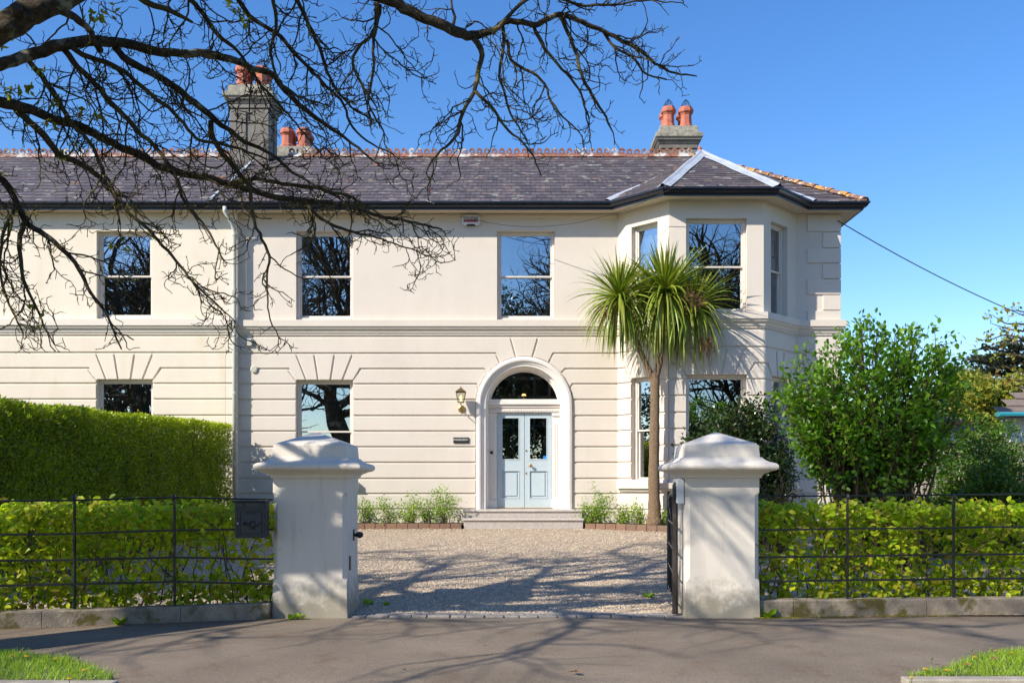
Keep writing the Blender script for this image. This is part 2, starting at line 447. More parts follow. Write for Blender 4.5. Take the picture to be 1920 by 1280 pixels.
def leaf_mat(name, cols, trans=.35, rough=.45, tcol=None, accent=None, gloss=.5):
    """cols: ramp over a per-leaf random value"""
    m = bpy.data.materials.new(name); m.use_nodes = True; nt = m.node_tree; nt.nodes.clear()
    o = nt.nodes.new("ShaderNodeOutputMaterial"); p = nt.nodes.new("ShaderNodeBsdfPrincipled"); t = nt.nodes.new("ShaderNodeBsdfTranslucent")
    mx = nt.nodes.new("ShaderNodeMixShader"); mx.inputs[0].default_value = trans
    oi = nt.nodes.new("ShaderNodeObjectInfo"); g = nt.nodes.new("ShaderNodeNewGeometry")
    ad = nt.nodes.new("ShaderNodeMath"); ad.operation = 'ADD'; nt.links.new(oi.outputs['Random'], ad.inputs[0]); nt.links.new(g.outputs['Random Per Island'], ad.inputs[1])
    fr = nt.nodes.new("ShaderNodeMath"); fr.operation = 'FRACT'; nt.links.new(ad.outputs[0], fr.inputs[0])
    n = len(cols); c = ramp(nt, fr.outputs[0], [(i/(n-1), col) for i, col in enumerate(cols)])
    pv = ramp(nt, noise_n(nt, 1.6, 3, .5, g.outputs['Position']), [(.3, (.78,.8,.78)), (.7, (1.18,1.15,1.1))])
    c = mixc(nt, 1, c, pv, 'MULTIPLY')
    if accent:
        acol, thr = accent
        k = ramp(nt, noise_n(nt, 1.1, 4, .6, g.outputs['Position']), [(thr, (0,0,0)), (thr+.07, (1,1,1))])
        c = mixc(nt, k, c, acol)
    nt.links.new(c, p.inputs['Base Color']); p.inputs['Roughness'].default_value = rough; p.inputs['Specular IOR Level'].default_value = gloss
    tc = mixc(nt, 1, c, tcol or (1.5, 1.6, .8), 'MULTIPLY'); nt.links.new(tc, t.inputs[0])
    nt.links.new(p.outputs[0], mx.inputs[1]); nt.links.new(t.outputs[0], mx.inputs[2]); nt.links.new(mx.outputs[0], o.inputs[0])
    return m
M['beech'] = leaf_mat('beech_leaf', [(.18,.32,.010), (.42,.55,.02), (.60,.62,.03), (.25,.40,.012), (.52,.48,.04), (.26,.22,.03)], .48, .42, accent=((.32,.17,.05), .66), gloss=.3)
M['privet'] = leaf_mat('privet_leaf', [(.11,.17,.010), (.21,.29,.012), (.32,.38,.018), (.13,.19,.010)], .45, .35)
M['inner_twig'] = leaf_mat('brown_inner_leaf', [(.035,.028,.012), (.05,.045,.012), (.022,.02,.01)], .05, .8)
M['felt'] = simple('roof_felt', (.018,.016,.016), .9, .2, 6, 0)
M['hedge_top'] = leaf_mat('lit_top_and_shoot_leaf', [(.30,.40,.012), (.44,.50,.02), (.36,.44,.015)], .35, .38)  # lighter green: sunlight painted into the hedge top; also colours the shoots
M['lilac'] = leaf_mat('bright_shrub_leaf', [(.06,.16,.010), (.12,.26,.015), (.24,.40,.025), (.08,.20,.010)], .38, .42)
M['camellia'] = leaf_mat('glossy_dark_leaf', [(.018,.045,.010), (.03,.07,.012), (.05,.085,.015), (.07,.075,.02)], .12, .25)
M['darkshrub'] = leaf_mat('dark_shrub_leaf', [(.045,.11,.012), (.075,.16,.015), (.13,.23,.02), (.05,.12,.015)], .32, .4)
M['rose'] = leaf_mat('rose_leaf', [(.18,.34,.02), (.28,.42,.02), (.14,.28,.02), (.34,.44,.03)], .35, .4)
M['yucca'] = leaf_mat('cordyline_blade', [(.10,.17,.012), (.19,.27,.02), (.30,.35,.04), (.13,.20,.015), (.38,.36,.08)], .22, .38)
M['grass'] = leaf_mat('grass_blade', [(.16,.30,.012), (.26,.44,.02), (.36,.46,.04), (.20,.34,.02)], .35, .5)
M['yellowtree'] = leaf_mat('yellow_green_leaf', [(.22,.26,.02), (.32,.30,.03), (.14,.20,.02), (.26,.22,.03)], .3, .5)
M['greygreen'] = leaf_mat('grey_green_leaf', [(.10,.13,.05), (.15,.17,.08), (.08,.10,.04), (.16,.15,.08)], .2, .6)
M['conifer'] = leaf_mat('conifer_needle', [(.035,.05,.03), (.055,.07,.04), (.03,.04,.025)], .05, .7)
M['maple'] = leaf_mat('maple_leaf', [(.16,.24,.02), (.26,.30,.02), (.36,.16,.04), (.20,.22,.02)], .4, .45)
M['young'] = leaf_mat('young_leaf', [(.20,.22,.02), (.30,.28,.03), (.14,.18,.02)], .45, .5)
M['rusty'] = leaf_mat('rusty_leaf', [(.20,.13,.03), (.14,.12,.03), (.09,.11,.02)], .3, .6)
M['flowerhead'] = simple('dead_flower_spray', (.22, .115, .055), .9, .4, 12, 0)
M['dandelion'] = simple('dandelion_yellow', (.75, .48, .01), .7, .1, 40, 0)
M['dryleaf'] = leaf_mat('dry_leaf', [(.30,.10,.03), (.20,.09,.04), (.36,.18,.06)], .1, .7)

def bark(name, a, b, moss=None, thr=.6, nscale=7):
    m, nt, p, o = new_mat(name); pos = pos_n(nt)
    c = ramp(nt, noise_n(nt, nscale, 6, .7, pos), [(.3, a), (.7, b)])
    if moss:
        c = mixc(nt, ramp(nt, noise_n(nt, 4.3, 5, .65, pos), [(thr, (0,0,0)), (thr+.08, (1,1,1))]), c, moss)
    nt.links.new(c, p.inputs['Base Color']); p.inputs['Roughness'].default_value = .9; p.inputs['Specular IOR Level'].default_value = .2
    bump(nt, p, noise_n(nt, 26, 8, .75, pos), 1.0, .06)
    return m
M['bark'] = bark('dark_bark', (.02, .016, .011), (.17, .13, .085), (.34, .32, .23), .55, 13)
M['twig'] = bark('twig_bark', (.06, .048, .026), (.19, .15, .08), (.24, .21, .07), .56, 9)
M['stem'] = bark('shrub_stem', (.10, .065, .04), (.22, .155, .10), nscale=12)
M['palmbark'] = bark('palm_bark', (.17, .105, .06), (.36, .26, .17), nscale=30)

def tarmac():
    m, nt, p, o = new_mat('tarmac'); pos = pos_n(nt)
    big = ramp(nt, noise_n(nt, .8, 5, .6, pos), [(.3, (.155,.122,.090)), (.7, (.245,.195,.145))])
    fine = ramp(nt, noise_n(nt, 62, 4, .8, pos), [(.28, (.30,.30,.30)), (.48, (1,1,1)), (.62, (1.1,1.1,1.1)), (.72, (2.6,2.5,2.4))])
    c = mixc(nt, .85, big, fine, 'MULTIPLY')
    br = ramp(nt, noise_n(nt, 1.7, 6, .7, pos_n(nt, (1.4,1,1))), [(.56, (0,0,0)), (.68, (1,1,1))])
    c = mixc(nt, br, c, mixc(nt, .6, c, (.14,.085,.05)))
    nt.links.new(c, p.inputs['Base Color']); p.inputs['Roughness'].default_value = .85; p.inputs['Specular IOR Level'].default_value = .3
    bump(nt, p, noise_n(nt, 110, 3, .7, pos), .7, .006)
    return m
M['tarmac'] = tarmac()

def gravel_mats():
    m, nt, p, o = new_mat('gravel_stone'); g = nt.nodes.new("ShaderNodeNewGeometry")
    c = ramp(nt, g.outputs['Random Per Island'], [(0,(.34,.27,.19)), (.2,(.62,.50,.36)), (.4,(.42,.32,.22)), (.55,(.74,.64,.49)), (.7,(.26,.225,.20)), (.85,(.56,.40,.27)), (1,(.50,.42,.33))])
    nt.links.new(c, p.inputs['Base Color']); p.inputs['Roughness'].default_value = .8
    m2, nt, p, o = new_mat('gravel_bed'); pos = pos_n(nt)
    v = nt.nodes.new("ShaderNodeTexVoronoi"); v.inputs['Scale'].default_value = 42; nt.links.new(pos, v.inputs['Vector'])
    sp = nt.nodes.new("ShaderNodeSeparateColor"); nt.links.new(v.outputs['Color'], sp.inputs[0])
    c = ramp(nt, sp.outputs[0], [(0,(.24,.19,.14)), (.4,(.48,.385,.28)), (.7,(.38,.30,.22)), (1,(.64,.53,.40))])
    nt.links.new(c, p.inputs['Base Color']); p.inputs['Roughness'].default_value = .9
    bump(nt, p, v.outputs['Distance'], 1.0, .02)
    return m, m2
M['gravel'], M['gravel_bed'] = gravel_mats()

def low_wall_mat():
    m, nt, p, o = new_mat('mossy_concrete'); pos = pos_n(nt)
    c = ramp(nt, noise_n(nt, 6, 6, .7, pos), [(.3, (.17,.135,.10)), (.7, (.36,.30,.225))])
    k = ramp(nt, noise_n(nt, 2.1, 5, .65, pos), [(.54, (0,0,0)), (.62, (1,1,1))])
    c = mixc(nt, k, c, (.10,.085,.02))
    nt.links.new(c, p.inputs['Base Color']); p.inputs['Roughness'].default_value = .95
    bump(nt, p, noise_n(nt, 40, 5, .7, pos), .8, .012)
    return m
M['lowwall'] = low_wall_mat()

def brick_mat():
    m, nt, p, o = new_mat('brick'); pos = pos_n(nt); oi = nt.nodes.new("ShaderNodeObjectInfo")
    c = ramp(nt, oi.outputs['Random'], [(0, (.22,.125,.08)), (.5, (.28,.16,.10)), (1, (.20,.13,.09))])
    d = ramp(nt, noise_n(nt, 30, 4, .6, pos), [(.3, (.7,.7,.7)), (.7, (1.15,1.15,1.15))])
    c = mixc(nt, 1, c, d, 'MULTIPLY'); nt.links.new(c, p.inputs['Base Color']); p.inputs['Roughness'].default_value = .85
    bump(nt, p, noise_n(nt, 60, 4, .6, pos), .5, .005)
    return m
M['brick'] = brick_mat()
M['sett'] = simple('sett_stone', (.24,.22,.20), .8, .25, 20, .5, 60, bdist=.008)
M['earth'] = simple('earth_ground', (.10,.10,.05), .95, .4, 1.2, .5, 20, bdist=.03)
M['road'] = simple('road_asphalt', (.055,.053,.05), .85, .2, 2, .6, 120, bdist=.006)
M['white_wall'] = simple('white_wall', (.74,.75,.76), .6, .05, 2, .1)
M['tile_roof'] = simple('brown_tile_roof', (.20,.155,.13), .8, .2, 9, .4, 25, bdist=.02)
M['cyan'] = simple('cyan_gutter', (.03,.28,.34), .35, .05, 5, 0)
M['bluegrey'] = simple('blue_grey_paint', (.18,.22,.28), .5, .08, 4, 0)
# ---------------------------------------------------------------- ground
def gz(Y):
    """ground height along the plot: pavement level, then a gentle rise to the house"""
    if Y < 10.5: return 0.0
    if Y < 21.2: return 0.41 * (Y - 10.5) / 10.7
    return 0.41

def sheet(name, mat, xs, ys, zf, kind='structure', jit=0):
    mb = MB(); nx = len(xs)
    for y in ys:
        for x in xs: mb.v.append((x, y, zf(x, y)))
    for j in range(len(ys)-1):
        for i in range(nx-1):
            mb.f.append((j*nx+i, j*nx+i+1, (j+1)*nx+i+1, (j+1)*nx+i))
    return mb.build(name, mat, None, kind, smooth=True)

def kerb_y(x):                 # front foot of the garden walls
    if x < -2.18: return 10.24 + (x + 2.18) * .29 if x > -9 else 10.24 - 6.82*.29
    return 10.24 + max(0, x - 2.1) * .085

far = sheet('ground', M['earth'], [-400,-60,-20,-6.3,9,20,60,400], [-400,-60,-10,10.5,12,15,18,21.2,25,40,80,200,900],
            lambda x, y: (gz(y) - .02) if y > 6 else -.2)
sheet('road', M['road'], [-300,-20,-5,0,5,20,300], [-5.5,0,6.9], lambda x, y: -.12)
sheet('pavement', M['tarmac'], [-60,-12,-8,-6,-4,-2,0,2,4,6,9,14,60], [6.9,7.0,7.5,8.5,9.5,10.12,10.62],
      lambda x, y: -.02 if (y > 10.5) else (.004 if y > 7 else (.0 if abs(x) > 2.6 else -.03)))
sheet('gravel_drive', M['gravel_bed'], [-6.2,-4,-2,0,2,4,6,9.5], [10.44,11,12,14,16,18,20,21.5,24], lambda x, y: gz(y) + .006)

rng = np.random.default_rng(3)
def gravel_cloud(n, y0, y1, s0, s1, power=1.0):
    Y = y0 + (y1 - y0) * rng.random(n) ** power
    hw = 1.8 + (Y - 10.2) * .17
    X = -0.1 + (rng.random(n) * 2 - 1) * hw + (Y-10)*.01
    Z = np.array([gz(y) for y in Y]) + .006 + rng.random(n) * .006
    s = s0 + (s1 - s0) * rng.random(n)
    return np.stack([X, Y, Z], -1), np.stack([s*(.7+.6*rng.random(n)), s*(.7+.6*rng.random(n)), s*(.4+.35*rng.random(n))], -1)
OCT_V = [(1,0,0),(0,1,0),(-1,0,0),(0,-1,0),(.1,.1,1),(0,0,-1)]; OCT_F = [(0,1,4),(1,2,4),(2,3,4),(3,0,4),(1,0,5),(2,1,5),(3,2,5),(0,3,5)]
l1, s1_ = gravel_cloud(26000, 10.5, 14.0, .007, .016, 1.2)
l2, s2_ = gravel_cloud(24000, 13.5, 21.2, .009, .018, 1.0)
n3 = 9000                                    # the yard seen through the beech hedges
X3 = np.concatenate([-6 + 3.6*rng.random(n3//2), 2.4 + 6*rng.random(n3 - n3//2)]); Y3 = 10.9 + 7*rng.random(n3)**1.3
l3 = np.stack([X3, Y3, np.array([gz(y) for y in Y3]) + .008], -1); s3_ = np.stack([.008+.012*rng.random(n3)]*2 + [.006+.006*rng.random(n3)], -1)
L = np.concatenate([l1, l2, l3]); S = np.concatenate([s1_, s2_, s3_])
g = scatter('gravel', OCT_V, OCT_F, rand_rot(len(L), rng) * 0 + frames(np.stack([np.cos(a:=rng.random(len(L))*6.28), np.sin(a), rng.normal(size=len(L))*.25], -1), np.tile([0,0,1.], (len(L),1))), L, S, M['gravel'])

# threshold of stone setts between the piers
th = empty('sett_threshold', (0, 10.4, 0), 'row of flat grey stone setts across the gateway, edging the gravel', 'paving')
x = -1.80; me_s = {}
while x < 1.72:
    w = random.choice([.16, .2, .24])
    if w not in me_s:
        mb = MB(); mb.box((0, 0, -.05), (w - .012, .115, .018)); me = bpy.data.meshes.new('sett'); me.from_pydata(mb.v, [], mb.f); me.update(); me.materials.append(M['sett']); me_s[w] = me
    for r in range(2):
        o = link('sett', me_s[w], None, th); o.location = (x + random.uniform(-.003,.003) + (.07 if r else 0), 10.27 + r*.125, random.uniform(-.004, .004)); o.rotation_euler.z = random.uniform(-.02,.02)
        m = o.modifiers.new('bevel', 'BEVEL'); m.width = .008; m.segments = 1
    x += w

# grass verges and the road kerb
def inside(poly, X, Y):
    c = np.zeros(len(X), bool); n = len(poly)
    for i in range(n):
        x0, y0 = poly[i]; x1, y1 = poly[(i+1) % n]
        k = ((y0 > Y) != (y1 > Y)) & (X < (x1-x0)*(Y-y0)/((y1-y0) + 1e-12) + x0); c ^= k
    return c
VL = [(-2.86,6.93),(-3.0,7.2),(-3.28,7.5),(-3.55,7.78),(-3.9,8.0),(-4.3,8.17),(-5.2,8.1),(-7.2,7.9),(-8.5,7.8),(-8.5,6.93)]
VR = [(2.78,7.06),(2.98,7.28),(3.2,7.38),(3.45,7.68),(3.73,7.97),(4.2,8.22),(5.2,8.4),(7,8.5),(7,7.06)]
tpl_v = [(-.5,0,0),(.5,0,0),(.32,.5,.06),(-.32,.5,.06),(0,1,.28)]; tpl_f = [(0,1,2),(0,2,3),(3,2,4)]
for nm, poly in (('soil_verge', VL), ('soil_verge', VR)):
    mb = MB(); mb.v = [(x, y, .012) for x, y in poly]; mb.f = [tuple(range(len(poly)))[::-1]]
    o = mb.build('verge', M['earth'], None, 'structure'); fix_normals(o.data)
    P = np.array(poly); n = 26000
    X = P[:,0].min() + (P[:,0].max()-P[:,0].min())*rng.random(n); Y = P[:,1].min()-.02 + (P[:,1].max()-P[:,1].min()+.06)*rng.random(n)
    jx = X + rng.normal(size=n)*.03; jy = Y + rng.normal(size=n)*.03
    k = inside(poly, jx, jy) & (np.abs(X) < 6.2); X, Y = X[k], Y[k]; n = len(X)
    d = np.stack([rng.normal(size=n)*.45, rng.normal(size=n)*.45, np.ones(n)], -1); u = np.stack([rng.normal(size=n), rng.normal(size=n), np.zeros(n)], -1)
    h = (.025 + .045*rng.random(n)) * (.6 + .6*np.array([noise.noise((a*3, b*3, 0))*.5+.7 for a, b in zip(X, Y)]))
    g = scatter('grass', tpl_v, tpl_f, frames(d, u), np.stack([X, Y, np.full(n, .008)], -1), np.stack([.004+.003*rng.random(n), h, h], -1), M['grass'])
x = 2.72
kb = MB(); kerb = None
for (xa, xb) in ((2.72, 9.2), (-9.2, -2.8)):
    x = xa; first = True
    while x < xb - .1:
        w = .914
        mb = MB(); mb.box((x, 6.93 if xa > 0 else 6.80, -.16), (x + w - .008, 7.06 if xa > 0 else 6.92, .022))
        o = mb.build('kerb', M['kerbstone'], None, 'structure', bevel=.012); x += w

# ---------------------------------------------------------------- the villa and its attached neighbour
YW = 22.0; S = FL / YW                                  # wall plane and its scale
XA, XB, XC, XD, XE = 2.176, 3.165, 5.175, 6.16, 7.12    # plan corners of the front
YB = 20.95
def wz(py): return CAMZ + (HY - py) / S
def wx(px): return (px - CX) / S
XL = wx(447.5)                                          # villa's left end
YN = 21.88                                              # the neighbour stands a hand further forward
Z0, ZT = .1, 7.40
villa = empty('villa', (0, YW, .41), 'two-storey cream stucco house with a canted bay and arched pale blue door', 'house')
neigh = empty('attached_house', (-10, YW, .41), 'paler yellow-stained stucco house joined to the cream villa, behind the tall hedge', 'house')

fr_main = frame_of((XL, YW), (XA, YW)); fr_bl = frame_of((XA, YW), (XB, YB)); fr_bf = frame_of((XB, YB), (XC, YB)); fr_br = frame_of((XC, YB), (XD, YW)); fr_rt = frame_of((XD, YW), (XE, YW))
fr_side = frame_of((XE, YW), (XE, 30.2)); fr_back = frame_of((XE, 30.2), (XL, 30.2))
XN0 = -14.5
fr_n = frame_of((XN0, YN), (XL, YN)); fr_nend = frame_of((XL, YN), (XL, YW + .02)); fr_nside = frame_of((XN0, 30.2), (XN0, YN)); fr_nback = frame_of((XL, 30.2), (XN0, 30.2))

def on_face(p0, p1, px):
    """distance along a plan wall where the camera ray through column px meets it"""
    k = (px - CX) / FL; dx, dy = p1[0]-p0[0], p1[1]-p0[1]
    t = (k*p0[1] - p0[0]) / (dx - k*dy); return t * math.hypot(dx, dy)

zU0, zU1 = wz(599), wz(433); zG0, zG1 = wz(904), wz(712)   # upper and ground-floor window heads and cills
zNU0, zNU1 = wz(599), wz(436)
A_ = lambda px: wx(px) - XL                              # distance along the main wall
up_main = [(A_(555), A_(662), zU0, zU1), (A_(932), A_(1040), zU0, zU1)]
dn_main = [(A_(555), A_(662), zG0, zG1)]
door_c = A_(983); door_r = 73 / S; door_top = wz(759) + door_r; door_bot = wz(954)
door_op = (door_c - door_r, door_c + door_r, door_bot, door_top)
wall_sheet(fr_main, Z0, ZT, [door_op] + up_main + dn_main, 'wall', M['villa'], villa, depth=.24, arch=0)
# bay openings
blu = on_face((XA,YW),(XB,YB),1184), on_face((XA,YW),(XB,YB),1233)
bl_c, bl_h = sum(blu)/2, (blu[1]-blu[0])/2
bay_u = (zU0 + .01, zU1 + .02); bay_g = (zG0, zG1 + .03)
sfr = FL / YB
bf_c = fr_bf.L / 2; bf_h = 57 / sfr
fu = (CAMZ + (HY-586)/sfr, CAMZ + (HY-409)/sfr); fg = (zG0, CAMZ + (HY-702)/sfr)
wall_sheet(fr_bl, Z0, ZT, [(bl_c-bl_h, bl_c+bl_h, *fu), (bl_c-bl_h, bl_c+bl_h, *fg)], 'wall', M['villa'], villa, depth=.24)
wall_sheet(fr_bf, Z0, ZT, [(bf_c-bf_h, bf_c+bf_h, *fu), (bf_c-bf_h, bf_c+bf_h, *fg)], 'wall', M['villa'], villa, depth=.24)
br_c = fr_br.L - bl_c
wall_sheet(fr_br, Z0, ZT, [(br_c-bl_h, br_c+bl_h, *fu), (br_c-bl_h, br_c+bl_h, *fg)], 'wall', M['villa'], villa, depth=.24)
wall_sheet(fr_rt, Z0, ZT, [], 'wall', M['villa'], villa)
wall_sheet(fr_side, Z0, ZT, [], 'wall', M['villa'], villa)
wall_sheet(fr_back, Z0, ZT, [], 'wall', M['villa'], villa)
AN = lambda px: (px - CX) / FL * YN - XN0
nw_u = (AN(181), AN(285), zNU0, zNU1); nw_g = (AN(181), AN(287), zG0, zG1)
nw_u2 = (nw_u[0]-4.3, nw_u[1]-4.3, zNU0, zNU1); nw_g2 = (nw_g[0]-4.3, nw_g[1]-4.3, zG0, zG1)
aSplit = AN(424)
wall_sheet(fr_n, Z0, ZT, [nw_u, nw_g, nw_u2, nw_g2], 'wall', M['neigh'], neigh, a1=aSplit)
wall_sheet(fr_n, Z0, ZT, [], 'wall', M['white_stucco'], villa, a0=aSplit)
wall_sheet(fr_nend, Z0, ZT, [], 'wall', M['villa'], villa)
wall_sheet(fr_nside, Z0, ZT, [], 'wall', M['neigh'], neigh); wall_sheet(fr_nback, Z0, ZT, [], 'wall', M['neigh'], neigh)
# inside: floors, a back partition, ceilings, so that the rooms behind the glass are real and dark
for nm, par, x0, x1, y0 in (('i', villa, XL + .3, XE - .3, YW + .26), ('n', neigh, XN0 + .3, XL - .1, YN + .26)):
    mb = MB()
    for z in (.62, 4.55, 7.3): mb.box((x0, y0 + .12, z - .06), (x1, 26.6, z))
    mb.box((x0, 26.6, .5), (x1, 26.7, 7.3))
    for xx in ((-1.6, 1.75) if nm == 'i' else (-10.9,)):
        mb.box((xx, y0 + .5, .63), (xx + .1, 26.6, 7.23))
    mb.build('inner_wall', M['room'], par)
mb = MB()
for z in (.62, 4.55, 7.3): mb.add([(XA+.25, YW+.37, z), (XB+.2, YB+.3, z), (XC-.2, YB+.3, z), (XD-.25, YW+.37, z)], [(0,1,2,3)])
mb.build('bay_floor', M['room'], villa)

# --- ashlar courses of the ground floor
YL = [631.7, 662.7, 691.7, 720, 749.3, 779.4, 808.4, 837.8, 866.9, 897, 925.3, 954, 990]
ZLn = [wz(y) for y in YL]; G = 1.9 / S
PR = .028
def bnd_straight(a):
    return lambda k: [(a, ZLn[k]-G), (a, ZLn[k+1]+G)]
def bnd_window(c, s, H, zt, t1, b1, outer, cill=None):
    """joint line beside a window; s=+1: the strip lies to the right of the window"""
    def f(k):
        zt_, zb_ = ZLn[k]-G, ZLn[k+1]+G
        if k == 1: return [(c+s*(t1+G), zt_), (c+s*(b1+G), zt), (c+s*(H-.004), zt), (c+s*(outer-G), zb_)]
        if k == 2: return [(c+s*(outer+G), zt_), (c+s*(H+.03), zt+.0), (c+s*H, zt-.03), (c+s*H, zb_)]
        return [(c+s*H, zt_), (c+s*H, zb_)]
    return f
DR = 91.5 / S; DZC = wz(759)
def dpt(deg, r=DR): return (door_c + r*math.cos(R(deg)), DZC + r*math.sin(R(deg)))
TH = {0: 99.7, 1: 120, 2: 139, 3: 159.6, 4: 174}
SX = {1: 52.5, 2: 75, 3: 88.5}                 # where the joint lines turn down to the arch (px from the centre)
def bnd_door(s):
    def f(k):
        zt_, zb_ = ZLn[k]-G, ZLn[k+1]+G
        if k >= 4: return [(door_c + s*DR, zt_), (door_c + s*DR, zb_)]
        t0 = TH[k] - 0 ; t1 = TH[k+1] if k < 3 else 173.5
        g = math.degrees(G / DR) * 1.0
        if k == 0: pts = [(-(25.5)/S - G, zt_)]
        else: pts = [(-(SX[k])/S - G, zt_)]
        N = 6
        for i in range(N+1):
            a = (t0 + g) + (t1 - t0 - 2*g) * i / N; p = dpt(a); pts.append((p[0]-door_c, p[1]))
        if k < 3: pts.append((-(SX[k+1])/S - G*.3, zb_))
        else: pts.append((-DR, zb_))
        return [(door_c + (x if s < 0 else -x), z) for x, z in pts]
    return f
def courses(fr, par, mat, strips, name='stucco_course'):
    """strips: (k range, left boundary, right boundary)"""
    for ks, lb, rb in strips:
        for k in ks:
            poly = lb(k) + rb(k)[::-1]
            prism(fr, poly, -PR, 0.0, name, mat, par)
def voussoirs(fr, par, mat, c, zt, tops, bots):
    zt_ = ZLn[1] - G
    for i in range(len(tops)-1):
        prism(fr, [(c+tops[i]+G, zt_), (c+bots[i]+G, zt), (c+bots[i+1]-G, zt), (c+tops[i+1]-G, zt_)], -PR, 0, 'voussoir', mat, par)
K = range(1, 12)
# villa main wall
c1 = A_(608.5); H1 = 53.5/S; T = (-52.5/S, -19/S, 19/S, 52.5/S); Bt = (-34/S, -11.5/S, 11.5/S, 34/S)
wl_ = bnd_window(c1, -1, H1, zG1, 52.5/S, 34/S, 68/S); wr_ = bnd_window(c1, 1, H1, zG1, 52.5/S, 34/S, 68/S)
st = bnd_straight
courses(fr_main, villa, M['villa'], [([0], st(0), bnd_door(-1)), ([0], bnd_door(1), st(fr_main.L)),
        (range(1, 9), st(0), wl_), (range(1, 9), wr_, bnd_door(-1)), (range(9, 12), st(0), bnd_door(-1)), (range(1, 12), bnd_door(1), st(fr_main.L))])
voussoirs(fr_main, villa, M['villa'], c1, zG1, T, Bt)
pa, pb = dpt(99.7 - 1.2), dpt(80.3 + 1.2)
prism(fr_main, [(door_c-25.5/S+G, ZLn[0]-G)] + [dpt(98.5 - 17*i/6) for i in range(7)] + [(door_c+25.5/S-G, ZLn[0]-G)], -PR, 0, 'keystone', M['villa'], villa)
# bay
def bay_courses(fr, c, H, zt, tops, bots, outer, par=villa, mat=M['villa'], L0=0, L1=None, last=12):
    L1 = fr.L if L1 is None else L1
    lb = bnd_window(c, -1, H, zt, tops[-1], bots[-1], outer); rb = bnd_window(c, 1, H, zt, tops[-1], bots[-1], outer)
    courses(fr, par, mat, [([0], st(L0), st(L1)), (range(1, 9), st(L0), lb), (range(1, 9), rb, st(L1)), (range(9, last), st(L0), st(L1))])
    voussoirs(fr, par, mat, c, zt, tops, bots)
bay_courses(fr_bl, bl_c, bl_h, fg[1], (-.17, .17), (-.11, .11), bl_h + .17)
bay_courses(fr_br, br_c, bl_h, fg[1], (-.17, .17), (-.11, .11), bl_h + .17)
bay_courses(fr_bf, bf_c, bf_h, fg[1], (-53/sfr, -19/sfr, 19/sfr, 53/sfr), (-33.6/sfr, -10/sfr, 10/sfr, 33.6/sfr), 72/sfr)
courses(fr_rt, villa, M['villa'], [(range(0, 12), st(0), st(fr_rt.L + PR))]); courses(fr_side, villa, M['villa'], [(range(0, 12), st(0), st(8))])
# neighbour
cn = (nw_g[0]+nw_g[1])/2; Hn = (nw_g[1]-nw_g[0])/2
f1 = bnd_window(cn, -1, Hn, zG1, 52.5/S, 34/S, 68/S); f2 = bnd_window(cn, 1, Hn, zG1, 52.5/S, 34/S, 68/S)
cm = (nw_g2[0]+nw_g2[1])/2
f3 = bnd_window(cm, -1, Hn, zG1, 52.5/S, 34/S, 68/S); f4 = bnd_window(cm, 1, Hn, zG1, 52.5/S, 34/S, 68/S)
courses(fr_n, neigh, M['neigh'], [([0], st(0), st(aSplit)), (range(1,9), st(0), f3), (range(1,9), f4, f1), (range(1,9), f2, st(aSplit)), (range(9,12), st(0), st(aSplit))])
voussoirs(fr_n, neigh, M['neigh'], cn, zG1, T, Bt); voussoirs(fr_n, neigh, M['neigh'], cm, zG1, T, Bt)
courses(fr_n, villa, M['white_stucco'], [(range(0,12), st(aSplit), st(fr_n.L))], 'party_strip_course')
# quoins of the right-hand corner, wrapping round it
qz = [(403,434.4,1),(436.5,464.5,0),(466.5,493,1),(495,522.5,0),(524.5,552,1),(554,581,0),(583,600,1)]
for a, b, lg in qz:
    w = .72 if lg else .37; z1, z0 = wz(a), wz(b)
    MB().box((XE - w, YW - .03, z0), (XE + .03, YW + (.37 if lg else .72), z1)).build('quoin', M['villa'], villa, bevel=.006)

# --- string course (cornice), fascia, soffit, gutter: swept round the bay
path_v = [(XL + .0, YW), (XA, YW), (XB, YB), (XC, YB), (XD, YW), (XE, YW), (XE, 30.2)]
path_n = [(XN0, 30.2), (XN0, YN), (wx(438), YN)]
corn = [(-.01, 5.035), (.135, 5.01), (.135, 4.872), (.105, 4.862), (.105, 4.825), (.085, 4.815), (.06, 4.775), (.05, 4.735), (.03, 4.730), (.03, 4.69), (-.01, 4.69)]
sweep(path_v, corn, 'cornice', M['villa'], villa); sweep(path_n, corn, 'cornice', M['white_stucco'], neigh)
path_e = [(XN0, 30.2), (XN0, YW)] + path_v[1:]
def split_paths(): 
    return ((villa, [(XL, YW)] + path_v[1:]), (neigh, [(XN0, 30.2), (XN0, YW), (XL - .004, YW)]))
for par, pth in split_paths():
    sweep(pth, [(-.1, 7.40), (.375, 7.385), (.375, 7.40), (-.1, 7.415)], 'soffit', M['soffit'], par)
    sweep(pth, [(.378, 7.375), (.40, 7.375), (.40, 7.52), (.378, 7.52)], 'fascia', M['gutter'], par)
    sweep(pth, [(.402, 7.425), (.44, 7.425), (.475, 7.45), (.485, 7.49), (.515, 7.50), (.515, 7.535), (.503, 7.535), (.50, 7.51), (.45, 7.455), (.402, 7.45)], 'gutter', M['gutter'], par)
sweep([(XL+.02, YW), (XA, YW)], [(-.01, 7.385), (.03, 7.385), (.03, 7.33), (.012, 7.30), (-.01, 7.30)], 'bed_mould', M['soffit'], villa)

# --- sash windows
def curtain(fr, a0, a1, b0, b1, c, par):
    mb = MB(); N = 26
    for i in range(N+1):
        a = a0 + (a1-a0)*i/N; d = c + .018*math.sin(i*2.1) + .01*math.sin(i*.9)
        mb.v += [fr(a, b0, d), fr(a, b1, d)]
        if i: mb.f.append((2*i-2, 2*i, 2*i+1, 2*i-1))
    mb.build('curtain', M['curtain'], par, smooth=True)

